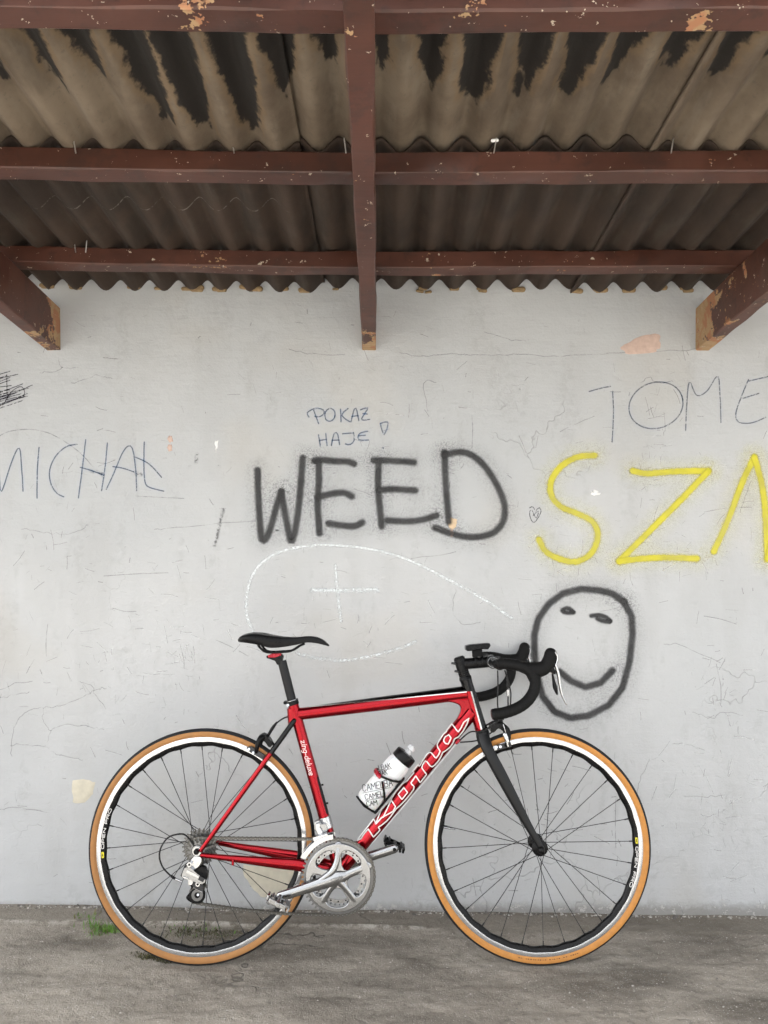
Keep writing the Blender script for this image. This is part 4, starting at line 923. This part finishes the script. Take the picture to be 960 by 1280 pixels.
# --- seat post and saddle
SP0 = P(366, 880); SP1 = P(352.3, 826)
bt('seat_post', [SP0 - (SP1 - SP0).normalized() * .02, SP1], .0138, M_CARBON, 26)
col = MB(); sd_ = (SP1 - SP0).normalized(); tube(col, [SP0 - sd_ * .003, SP0 + sd_ * .013], .0192, 26); q = SP0 + sd_ * .005 + Vector((-.018, 0, 0)); tube(col, [q + Vector((-.003, .012, 0)), q + Vector((-.003, -.014, 0))], .0052, 12)
bevel(col.build('seat_collar', M_BLK, bike, 40), .001)
bt('collar_bolt', [P(359.8, 881.5, .014), P(359.8, 881.5, .019)], .0042, M_POL, 12); bt('collar_ring', [SP0 + sd_ * .0105, SP0 + sd_ * .0122], .0197, M_ALU, 26)
cl = MB(); pxplate(cl, [(333.5, 819.5), (352, 817), (354.5, 820), (352.5, 829), (347, 831), (344.5, 826), (338, 823.5), (334, 822.5)], -.013, .013); bevel(cl.build('seat_clamp', M_BLK, bike), .002)
cl = MB(); pxplate(cl, [(335.5, 819), (341, 816.6), (352, 815.9), (352.5, 818.8), (344, 821.8), (336.5, 821.8)], -.0165, .0165); bevel(cl.build('clamp_cradle', M_REDP, bike), .0012)
top_px = [(299.5, 797.5), (303, 794.3), (308, 792), (316, 790.2), (328, 790.6), (341, 793.2), (356, 795.4), (371, 796), (384, 795), (395, 795.8), (404, 799.5), (411.5, 806.0)]
tp = [bike_local([p], .0)[0] for p in top_px]
halfw = [.030, .052, .064, .0705, .066, .052, .036, .0265, .0222, .0200, .0170, .0080]
drop = [.008, .016, .021, .027, .032, .035, .029, .022, .018, .018, .014, .0040]
lipin = [.02, .03, .03, .028, .024, .019, .013, .009, .008, .007, .006, .003]
rows = catmull([(p[0], p[1], h, d, l) for p, h, d, l in zip(tp, halfw, drop, lipin)], 5)
sad = MB(); V = []; Fc = []; K = 25
for (u, w_, h, d, l) in rows:
    row = []
    for k in range(K):
        t_ = -1 + 2 * k / (K - 1); a = abs(t_); sg = 1 if t_ >= 0 else -1
        if a < .55: x = h * .86 * (a / .55); z = -.0045 * (a / .55) ** 2 * (h / .07) - .0015 * math.exp(-(x / .012) ** 2) * (h > .03)
        else:
            q = (a - .55) / .45; an = q * math.pi * .5; x = h * (.86 + .14 * math.sin(an * 1.0)) - (q > .7) * (q - .7) / .3 * l * .35; z = -.0045 * (h / .07) - d * (1 - math.cos(an))
        row.append(Vector((u, -sg * x, w_ + z)))
    V += row
R_ = len(rows)
for i in range(R_ - 1):
    for k in range(K - 1): a = i * K + k; Fc.append((a, a + 1, a + 1 + K, a + K))
for i in range(R_ - 1): Fc.append((i * K, (i + 1) * K, (i + 2) * K - 1, (i + 1) * K - 1))     # underside
Fc.append(tuple(range(K))); Fc.append(tuple((R_ - 1) * K + k for k in range(K - 1, -1, -1)))
M_SADDLE = plain('black_saddle_cover', (.006, .006, .0065), .38, var=.1, scale=150, bump=.15, spec=.16)
saddle = mk('saddle', V, Fc, M_SADDLE, bike, None, True, 70)
for sg in (1, -1):
    mb = MB(); tube(mb, side([(P(323, 806, .02), .030), (P(329, 813, .02), .024), (P(336, 815.5, .02), .022), (P(352, 815, .02), .022), (P(364, 813.5, .02), .021), (P(374, 807.5, .015), .014), (P(380, 805, .01), .010)], sg), .0036, 10, True, 0, 5)
    mb.build('saddle_rail', M_BLK, saddle)

# --- drivetrain
SR = .046                                        # lateral position of the big chainring
def circ(c, r, n, ph=0): return [(c.x + r * math.cos(2 * math.pi * k / n + ph), c.z + r * math.sin(2 * math.pi * k / n + ph)) for k in range(n)]
def gear(c, n, pitch_r, depth, duty=.5):
    o = []
    for k in range(n):
        for fr_, rr_ in ((0, pitch_r - depth * .55), (.22, pitch_r - depth * .55), (.40, pitch_r + depth * .45), (.62, pitch_r + depth * .45), (.80, pitch_r - depth * .55)):
            a = 2 * math.pi * (k + fr_) / n; o.append((c.x + rr_ * math.cos(a), c.z + rr_ * math.sin(a)))
    return o
big = MB(); plate(big, gear(BB, 52, .1050, .0075), [circ(BB, .084, 64)], SR - .0012, SR + .0012); chainring = big.build('chainring', M_ALU_D, bike, 30)
sm_ = MB(); plate(sm_, gear(BB, 39, .0785, .006), [circ(BB, .0655, 64)], SR - .0105, SR - .0080); chainring2 = sm_.build('chainring', M_ALU, bike, 30)
for k in range(20):
    a = 2 * math.pi * k / 20; p = Vector((BB.x + .0705 * math.cos(a), -(SR - .0078), BB.z + .0705 * math.sin(a)))
    bt('chainring_hole', [p, p - Vector((0, .0006, 0))], .0024, M_BLK, 8, parent=chainring2)
# spider: solid outer ring with five rounded windows
def window(a0):
    pts = []
    for (r, da) in ((.0285, 0), (.034, 17), (.047, 25), (.063, 27.5), (.0735, 25.5), (.0800, 15), (.0812, 0), (.0800, -15), (.0735, -25.5), (.063, -27.5), (.047, -25), (.034, -17)):
        a = rad(a0 + da); pts.append((BB.x + r * math.cos(a), BB.z + r * math.sin(a)))
    return [tuple(p) for p in catmull(pts + [pts[0]], 4)[:-1]]
spd = MB(); plate(spd, circ(BB, .0945, 80), [window(a) for a in (54, -19, -92, 199, 126)], SR + .0014, SR + .0085); spider = bevel(spd.build('crank_spider', M_ALU, bike, 30), .0022, 3, 40)
# arms
PED = P(350.5, 1121, .070); arm_d = Vector((PED.x - BB.x, 0, PED.z - BB.z))
arm = MB(); path = [BB + arm_d * t_ + Vector((0, -s_, 0)) for t_, s_ in ((-.12, .0535), (0, .0545), (.25, .057), (.6, .0620), (.92, .0660), (1.0, .0665))]
tube(arm, path, [(.006, .014), (.0090, .0195), (.0090, .0175), (.0085, .0145), (.0082, .0140), (.0080, .0135)], 22, True, 0, 5, True)
crank = arm.build('crank_arm', M_ALU, bike, 50); crank['label'] = 'silver drive-side crank arm pointing back and down'
# flowing rib from arm up to the spider top
rb = MB(); tube(rb, [BB + arm_d * .42 + Vector((0, -.0590, .004)), BB + Vector((-.022, -.058, .014)), BB + Vector((-.006, -.0555, .040)), BB + Vector((-.001, -.0525, .070)), BB + Vector((0, -.0515, .088))], [(.0055, .007), (.006, .0095), (.005, .0085), (.004, .0085), (.002, .012)], 16, True, 0, 5, True)
tube(rb, [BB + Vector((.0, -.0555, -.004)), BB + Vector((.03, -.0535, .010)), BB + Vector((.062, -.0520, .022)), BB + Vector((.085, -.0510, .030))], [(.0065, .0150), (.0045, .0115), (.0035, .0110), (.002, .013)], 16, True, 0, 5, True)
tube(rb, [BB + Vector((.0, -.0555, -.006)), BB + Vector((.026, -.0535, -.034)), BB + Vector((.050, -.0520, -.066))], [(.0065, .012), (.0045, .0085), (.0025, .0105)], 16, True, 0, 5, True)
tube(rb, [BB + Vector((-.004, -.0555, -.008)), BB + Vector((-.026, -.0535, -.036)), BB + Vector((-.046, -.0520, -.070))], [(.0065, .012), (.0045, .0085), (.0025, .0105)], 16, True, 0, 5, True)
rb.build('spider_arm', M_ALU, spider, 60)
far = MB(); path = [BB - arm_d * t_ + Vector((0, s_, 0)) for t_, s_ in ((-.10, .052), (0, .0535), (.3, .057), (.92, .064), (1.0, .0645))]
tube(far, path, [(.008, .016), (.009, .019), (.0085, .0155), (.0080, .0140), (.0078, .0135)], 22, True, 0, 5, True); farc = far.build('crank_arm', M_ALU, bike, 50)
pe = BB - arm_d + Vector((0, .056, 0)); bt('axle_hole', [pe, pe - Vector((0, .0015, 0))], .0052, M_BLK, 12, parent=farc)
ulm = lambda p, o_: np.stack([p[:, 0], np.full(len(p), -(.0575 + o_)) + 0 * p[:, 0], p[:, 1]], 1)
def loc_text(txt, org, size, ang, hw):   # text laid out in bicycle coordinates
    st = text_strokes(txt, (0, 0), size, 0, hw, .25); ca, sa = math.cos(ang), math.sin(ang)
    return [([(org[0] + x * ca + y * sa, org[1] + x * sa - y * ca) for x, y in s_[0]], hw, 0) for s_ in st]
mb_t = loc_text('ULTEGRA', (BB.x - .022, BB.z - .0085), .0072, rad(17), .0005)
strokes_mesh('crank_lettering', mb_t, lambda p, o_: np.stack([p[:, 0], np.full(len(p), -(.0646 + o_)), p[:, 1]], 1), M_DARKG, crank, .0, .00003, .002, 3)
# bb cups
bt('bottom_bracket_cup', [BB + Vector((0, -.036, 0)), BB + Vector((0, -.043, 0))], .0205, M_DARKG, 24)
# pedals
def pedal(c, sg, mats):
    """clipless pedal; c = spindle at the crank, sg = lateral direction"""
    mb = MB(); y = lambda s_: Vector((0, -sg * s_, 0))
    tube(mb, [c, c + y(.012), c + y(.030), c + y(.062)], [.0078, .0070, .0085, .0070], 14, m=0)
    for s_ in (.022, .056): mb.box(c + y(s_) + Vector((-.001, 0, .001)), (.052, .007, .013), Matrix.Rotation(rad(24), 3, 'Y'), 0)
    R_ = Matrix.Rotation(rad(24), 3, 'Y')
    for e in (-1, 1):
        mb.box(c + y(.039) + R_ @ Vector((e * .026, 0, .006 * e)), (.012, .040, .006), R_, 1); mb.box(c + y(.039) + R_ @ Vector((e * .033, 0, -.004 * e)), (.006, .032, .014), R_, 0)
        tube(mb, [c + y(.022) + R_ @ Vector((e * .020, 0, .009)), c + y(.056) + R_ @ Vector((e * .020, 0, .009))], .0035, 8, m=1)
        tube(mb, [c + y(.026) + R_ @ Vector((e * .024, 0, -.010)), c + y(.052) + R_ @ Vector((e * .024, 0, -.010))], .0042, 8, m=0)
    mb.box(c + y(.039) + R_ @ Vector((0, 0, -.007)), (.030, .026, .006), R_, 1)
    o = mb.build('pedal', mats, bike, 30); return bevel(o, .0012)
pedal(BB + arm_d + Vector((0, -.072, 0)), 1, [M_ALU, M_ALU_D]); pedal(BB - arm_d + Vector((0, .072, 0)), -1, [M_BLK, M_DARKG])
# cassette
for k, nt in enumerate((25, 23, 21, 19, 17, 16, 15, 14, 13, 12)):
    r_ = nt * .0127 / (2 * math.pi); s_ = .0235 + k * .00385
    mb = MB(); plate(mb, gear(CR_, nt, r_, .0065), [circ(CR_, max(.0165, r_ - .013), 24)], s_, s_ + .0018); mb.build('cassette_sprocket', M_ALU_D if k % 2 else M_CHAINM, bike, 30)
bt('cassette_body', [CR_ - Vector((0, .021, 0)), CR_ - Vector((0, .0605, 0))], .0172, M_DARKG, 24); bt('cassette_lockring', [CR_ - Vector((0, .0605, 0)), CR_ - Vector((0, .0625, 0))], .0148, M_ALU, 24)
# rear derailleur
rd = MB()
pxplate(rd, [(243, 1070), (251, 1071), (252, 1077), (247, 1084), (240, 1086), (236, 1081), (239, 1075)], .064, .072, 1, 4)        # hanger and upper knuckle
pxplate(rd, [(231.5, 1084), (238, 1083), (246, 1090), (257, 1098.5), (253.5, 1104), (245, 1101.5), (236, 1097.5), (228, 1094.5)], .066, .083, 0, 4)
pxplate(rd, [(231, 1082), (234, 1083), (229.5, 1094.5), (233, 1096.5), (230, 1096.5), (226.5, 1093.5)], .060, .078, 2)
pxplate(rd, [(246, 1084), (256, 1083), (260, 1092), (258, 1100), (252, 1096), (245, 1088)], .052, .070, 3, 4)
pxplate(rd, [(236, 1097.5), (241.5, 1100), (240.5, 1105), (236, 1105.5)], .070, .080, 1, 3)
pxplate(rd, [(243, 1101), (250, 1102), (254, 1108), (254, 1113), (246, 1110), (241.5, 1106)], .062, .078, 2, 3)
for (x, y, r_) in ((236.5, 1081, .0072), (247, 1105.5, .0068)):
    q = P(x, y, .083); tube(rd, [q + Vector((0, .012, 0)), q], r_, 16, m=1); tube(rd, [q - Vector((0, .0001, 0)), q - Vector((0, .0008, 0))], r_ * .45, 10, m=3)
pxplate(rd, [(234, 1087.5), (244, 1092), (250, 1096.5), (248, 1098), (240, 1094.5), (232.5, 1091)], .083, .0845, 1)
pxplate(rd, [(249.5, 1094.5), (256, 1098.5), (253.5, 1102.8), (247.5, 1099.5)], .083, .0850, 2)
pxplate(rd, [(229.5, 1094.5), (236, 1096.5), (236, 1098.5), (230, 1096.5)], .070, .086, 1)
rdo = rd.build('rear_derailleur', [M_ALU, M_POL, M_DARKG, M_BLK], bike, 35); bevel(rdo, .0012)
cg = MB(); cage = [(240, 1112.5), (247, 1108.5), (253, 1110.5), (256, 1117), (254, 1126), (249, 1129.5), (240, 1128.5), (234, 1124.5), (233, 1120.5)]
pxplate(cg, cage, .056, .0585, 0, 3); pxplate(cg, [(x + 1, y - 1) for x, y in cage], .042, .044, 0, 3)
cgo = cg.build('derailleur_cage', M_BLK, rdo, 35); bevel(cgo, .0006)
bt('cage_bolt', [P(247.5, 1118.5, .058), P(247.5, 1118.5, .061)], .0036, M_POL, 12, parent=rdo)
bt('cage_spring', [P(242, 1109, .07), P(249, 1113.5, .066), P(253, 1115, .064)], .002, M_POL, 8, parent=rdo)
mb = MB(); q_ = P(246.5, 1119, .0588); lathe(mb, [(.0085, .0584), (.0165, .0584), (.0165, .0594), (.0085, .0594)], Vector((q_.x, 0, q_.z)), 20, None, True); mb.build('cage_ring', M_ALU_D, rdo, 40)
jp = []
for (x, y) in ((247, 1106), (246.5, 1119)):
    c_ = P(x, y, .050); c_ = Vector((c_.x, 0, c_.z)); jp.append(c_)
    mb = MB(); plate(mb, gear(c_, 11, .0222, .005), [circ(c_, .005, 14)], .0488, .0512); mb.build('jockey_wheel', M_BLK, rdo, 30)
# chain
def arc(c, r, a0, a1, n): return [Vector((c.x + r * math.cos(rad(a)), 0, c.z + r * math.sin(rad(a)))) for a in np.linspace(a0, a1, n)]
chn = []; rc = 16 * .0127 / 2 / math.pi; sp_c, sp_r = .0475, SR
path = [(p, sp_c) for p in arc(CR_, rc, 180, 92, 8)] + [(p, sp_r) for p in arc(BB, .105, 97, -96, 40)]
low = Vector((jp[1].x, 0, jp[1].z)); e0 = path[-1][0]; e1 = low + Vector((.004, 0, -.0222))
for t_ in np.linspace(.05, 1, 20): p = e0.lerp(e1, t_); path.append((p - Vector((0, 0, .008 * math.sin(math.pi * t_))), SR + (.050 - SR) * t_))
path += [(p, .050) for p in arc(low, .0222, 260, 80, 10)[1:]] + [(p, .049) for p in arc(jp[0], .0222, -100, 75, 10)] + [(p, .048) for p in arc(CR_, rc, -70, -180, 10)]
pp = [Vector((p.x, -s_, p.z)) for p, s_ in path]
Lc = [0]
for a, b in zip(pp[:-1], pp[1:]): Lc.append(Lc[-1] + (b - a).length)
Pn = np.array(pp); nl = int(Lc[-1] / .0127); q = np.linspace(0, Lc[-1], nl + 1); J = np.stack([np.interp(q, Lc, Pn[:, k]) for k in range(3)], 1)
ch = MB()
lk = [(-.00635, .0) , ]
def link_prof():
    o = []
    for a in np.linspace(90, 270, 6): o.append((-.00635 + .0043 * math.cos(rad(a)), .0043 * math.sin(rad(a))))
    o.append((0, -.0027))
    for a in np.linspace(-90, 90, 6): o.append((.00635 + .0043 * math.cos(rad(a)), .0043 * math.sin(rad(a))))
    o.append((0, .0027)); return o
lp = link_prof(); nL = len(lp)
for k in range(nl):
    a, b = Vector(J[k]), Vector(J[k + 1]); c_ = (a + b) / 2; T_ = (b - a).normalized(); N_ = Vector((-T_.z, 0, T_.x)).normalized(); hw_ = .0031 if k % 2 else .0020
    for sg in (1, -1):
        for s0, s1 in ((hw_ * sg, (hw_ + .0009) * sg),):
            v_ = [c_ + T_ * x + N_ * y - Vector((0, s0, 0)) for x, y in lp] + [c_ + T_ * x + N_ * y - Vector((0, s1, 0)) for x, y in lp]
            ch.add(v_, [tuple(range(nL)), tuple(range(2 * nL - 1, nL - 1, -1))] + [(i_, (i_ + 1) % nL, nL + (i_ + 1) % nL, nL + i_) for i_ in range(nL)])
    tube(ch, [a - Vector((0, .0042, 0)), a + Vector((0, .0042, 0))], .0019, 6, m=1)
ch.build('chain', [M_CHAINM, M_ALU_D], bike, 30)
# front derailleur
fd = MB(); pxplate(fd, [(393, 1027), (399, 1024), (402, 1029), (408, 1029), (409.5, 1040), (402, 1043), (397, 1038), (393, 1036)], .010, .030, 1, 2)
pxplate(fd, [(394.5, 1030), (400, 1028.5), (400, 1034), (404, 1041), (399, 1044), (395, 1037)], .030, .040, 0, 2)
tube(fd, [BB.lerp(ST_TOP, .255), BB.lerp(ST_TOP, .325)], .0192, 22, m=0)
fdo = fd.build('front_derailleur', [M_POL, M_ALU], bike, 35); bevel(fdo, .0015)
cgm = MB()
def fcage(s0, s1, r_out, r_in, a0, a1): 
    o = [(BB.x + r * math.cos(rad(a)), BB.z + r * math.sin(rad(a))) for r, aa in ((r_out, np.linspace(a0, a1, 10)), (r_in, np.linspace(a1, a0, 10))) for a in aa]; plate(cgm, o, [], s0, s1)
fcage(SR + .007, SR + .0085, .1215, .1075, 98, 152); fcage(SR - .012, SR - .0105, .1235, .1050, 96, 156)
bevel(cgm.build('derailleur_cage', M_POL, fdo, 35), .0006)
pf = MB(); pxplate(pf, [(391, 1046), (409, 1041), (411, 1044), (404, 1049), (393, 1052)], SR - .011, SR + .007); bevel(pf.build('cage_bridge', M_POL, fdo), .0008)
# cables
def cable(pts, r=.0023, name='brake_cable', mt_=None): bt(name, pts, r, mt_ or M_CABLE, 10, 8)
cable([P(243, 1058, .06), P(232, 1044, .06), P(220, 1043.2, .062), P(209, 1048, .064), P(201, 1060, .067), P(199.5, 1072, .068), P(203.5, 1084, .07), P(212, 1093.5, .072), P(219, 1098.5, .074)], .0024, 'gear_cable')
bt('cable_ferrule', [P(214, 1095, .073), P(219, 1098.5, .074)], .0038, M_BLK, 10); bt('cable_adjuster', [P(219, 1098.6, .074), P(227, 1102, .074)], .0028, M_POL, 10)
cable([P(362, 895.2, .0), P(354, 898, .0), P(345.5, 904, .0)], .0024); bt('cable_boot', [P(346.5, 902.5), P(340, 911), P(333, 924)], [.0028, .0052, .0032], M_BLK, 12, 4)
cable([P(622, 838, .03), P(622.5, 858, .035), P(622, 880, .035), P(625, 902, .012)], .0022)
cable([P(631, 838, -.05), P(637, 858, -.07), P(638.5, 872, -.06), P(634, 892, -.03), P(606, 922, -.022), P(575, 928, -.02)], .0022, 'gear_cable')
cable([P(633, 842, .05), P(634.5, 858, .05), P(635, 874, .05), P(632, 892, .04), P(606, 913, .028), P(588, 915, .024), P(574, 926, .022)], .0022, 'gear_cable'); bt('cable_adjuster', [P(635, 862, .05), P(635, 870, .05)], .0036, M_POL, 10)
# brakes
def caliper(kind):
    mb = MB()
    if kind == 'front':
        pxplate(mb, [(612, 907), (621, 903), (629, 904.5), (633, 911), (628, 913), (622, 909.5), (617, 914), (613, 914)], -.016, .022, 0, 3)
        tube(mb, [P(607, 907, .012), P(617, 901.5, .012), P(626, 899.5, .012)], .0028, 8); tube(mb, [P(610, 910, .012), P(619, 905, .012), P(627, 902, .012)], .0028, 8)
        tube(mb, [P(624, 898, .012), P(627, 903, .012)], .0055, 12)
        for sg in (1, -1): tube(mb, side([(P(625, 905, .02), .012), (P(634, 912, .028), .028), (P(635.5, 922, .030), .032), (P(633, 932, .028), .028)], sg), [(.006, .008), (.006, .008), (.005, .007), (.004, .006)], 12, True, 0, 4, True)
        tube(mb, [P(629, 905, .036), P(633, 919, .036)], .0013, 6, m=1); tube(mb, [P(631, 918, .036), P(634.5, 927, .036)], [(.005, .007), (.004, .006)], 12, m=1, round_end=True); tube(mb, [P(633.5, 926, .036), P(635, 933, .036)], [.004, .003], 10, m=1, round_end=True)
        tube(mb, [P(634.5, 932, .036), P(641.5, 942, .034)], .001, 6)
        pads = ([(619.5, 931.5), (638, 927.5), (639.5, 933), (622, 937.5)], [(620.5, 934), (625.5, 933.5)])
    else:
        pxplate(mb, [(324, 919), (330, 916.5), (337, 922), (341, 930), (337, 933), (332, 926), (326, 925)], -.016, .020, 0, 3)
        for sg in (1, -1): tube(mb, side([(P(331, 922, .02), .012), (P(325, 924, .026), .026), (P(322, 932, .028), .030), (P(320, 940, .026), .026)], sg), [(.006, .008), (.006, .009), (.005, .008), (.004, .006)], 12, True, 0, 4, True)
        tube(mb, [P(333, 922), P(345, 933)], .0045, 10)
        pads = ([(308, 934.5), (314, 932), (332, 944), (329, 949.5), (313, 940)], [(316.5, 941), (311, 936.5)])
    o = mb.build('brake_caliper', [M_BLK, M_POL], bike, 40); bevel(o, .0012)
    for sg in (1, -1):
        mb = MB(); q = bike_local(pads[0], .016); plate(mb, [tuple(x) for x in q], [], sg * .0105, sg * .0215); bevel(mb.build('brake_pad', M_DARKG, o), .0015)
    for (x, y) in pads[1]: bt('pad_bolt', [P(x, y, .021), P(x, y, .0235)], .0042, M_POL, 10, parent=o)
caliper('front'); caliper('rear')

# --- bottle cage and bottle
dax = (DT1 - BB).normalized(); nrm = Vector((-dax.z, 0, dax.x))
B0 = P(457.5, 1003.5); B1 = P(500.5, 949.5); bax = dax.copy(); B1 = B0 + bax * (B1 - B0).dot(bax); LB = (B1 - B0).length
cgb = MB(); rb_ = .0385
base = B0 - nrm * (rb_ + .001)
for sg in (1, -1): tube(cgb, [base + bax * -.004 + Vector((0, sg * .009, 0)), base + bax * .06 + Vector((0, sg * .009, 0)), base + bax * .118 + Vector((0, sg * .009, 0)), base + bax * .128], [(.004, .0028)] * 4, 10)
def ringp(h, a, r): return B0 + bax * h + nrm * (r * math.cos(a)) + Vector((0, -r * math.sin(a), 0))
for sg in (1, -1):
    tube(cgb, [ringp(.125 - .035 * k / 10, sg * rad(178 - 128 * k / 10), rb_ + .002) for k in range(11)], [(.004, .0032)] * 11, 8, smooth=2)
    tube(cgb, [ringp(.030 + .055 * k / 8, sg * rad(176 - 100 * k / 8), rb_ + .002) for k in range(9)], [(.004, .0030)] * 9, 8, smooth=2)
tube(cgb, [ringp(-.0045, sg_ * rad(170), rb_ - .006) for sg_ in (1, .5, 0, -.5, -1)], .003, 8)
tube(cgb, [base + bax * -.004, B0 - bax * .005, B0 - bax * .005 + nrm * .02], [(.012, .0025), (.014, .0025), (.010, .0025)], 10)
cage_o = cgb.build('bottle_cage', M_BLK, bike, 50)
pn = MB()
for k in range(6):
    pass
tube(pn, [ringp(.090, rad(a), rb_ + .0032) for a in (62, 40, 18, 0, -18, -40, -62)], [(.003, .0068)] * 7, 10, smooth=2); pn.build('cage_clip', M_REDP, cage_o, 50)

M_BOTTLE = NT('translucent_white_plastic'); M_BOTTLE.final(Base_Color=(.78, .79, .79), Roughness=.35, Transmission_Weight=.18, Subsurface_Weight=.15, IOR=1.4); M_BOTTLE = M_BOTTLE.m
M_CLEAR = NT('clear_silicone'); M_CLEAR.final(Base_Color=(.78, .79, .80), Roughness=.25, Transmission_Weight=.45, IOR=1.4); M_CLEAR = M_CLEAR.m
bottle = empty('water_bottle', None); bottle.matrix_world = Matrix.Translation((0, BIKE_Y, 0)) @ Matrix.Rotation(-LEAN, 4, 'X')
tag(bottle, 'translucent white water bottle with black lid in the cage on the red down tube', 'bottle')
def blathe(name, prof, material, parent, seg=36):
    mb = MB(); rows = [[B0 + bax * h + nrm * (r * math.cos(2 * math.pi * k / seg)) + Vector((0, r * math.sin(2 * math.pi * k / seg), 0)) for k in range(seg)] for h, r in prof]
    v_ = [p for r in rows for p in r]; mb.add(v_, [(i_ * seg + k, i_ * seg + (k + 1) % seg, (i_ + 1) * seg + (k + 1) % seg, (i_ + 1) * seg + k) for i_ in range(len(rows) - 1) for k in range(seg)] + [tuple(range(seg - 1, -1, -1)), tuple((len(rows) - 1) * seg + k for k in range(seg))])
    return mb.build(name, material, parent, 45)
RB = .0362
body = blathe('body', [(0, .026), (.001, .031), (.005, .0345), (.010, RB), (.088, RB), (.094, RB - .001), (.100, RB - .0035), (.106, RB - .0035), (.112, RB - .001), (.118, RB), (LB - .022, RB), (LB - .012, RB - .001), (LB - .004, RB - .004), (LB, RB - .005)], M_BOTTLE, bottle)
blathe('lid', [(LB - .001, .0325), (LB + .001, .0338), (LB + .022, .0335), (LB + .026, .0315), (LB + .028, .024), (LB + .0285, .016)], M_BLK, bottle)
blathe('nozzle', [(LB + .026, .0115), (LB + .034, .0105), (LB + .036, .0085), (LB + .040, .0085), (LB + .042, .0125), (LB + .050, .0120), (LB + .054, .0100), (LB + .055, .006)], M_CLEAR, bottle, 24)
bm_ = tube_map(B0, B1, RB)
txt = []; fr_ = (440, 960, 10.667)
rowsT = [('LBAK', 473.8, 962.6, 5.8, .9), ('LBAK', 470.5, 970.2, 5.2, .95), ('CAMELBA', 454.0, 989.3, 8.4, .86), ('CAMEL', 457, 999.6, 6.6, .95), ('CAM', 459, 1008, 6.0, .95)]
for t_, x, y, sz, xs in rowsT: txt += text_strokes(t_, (x, y), sz, -11, .40, .2, xs)
for xa, ya, ln_ in ((454, 991.2, 34), (456, 1001.2, 24), (472, 964.2, 18)): txt.append(([(xa, ya), (xa + ln_, ya - ln_ * .2)], .28, 0))
strokes_mesh('bottle_lettering', txt, bm_, M_DARKG, body, .0005, .00001, .9, 3)
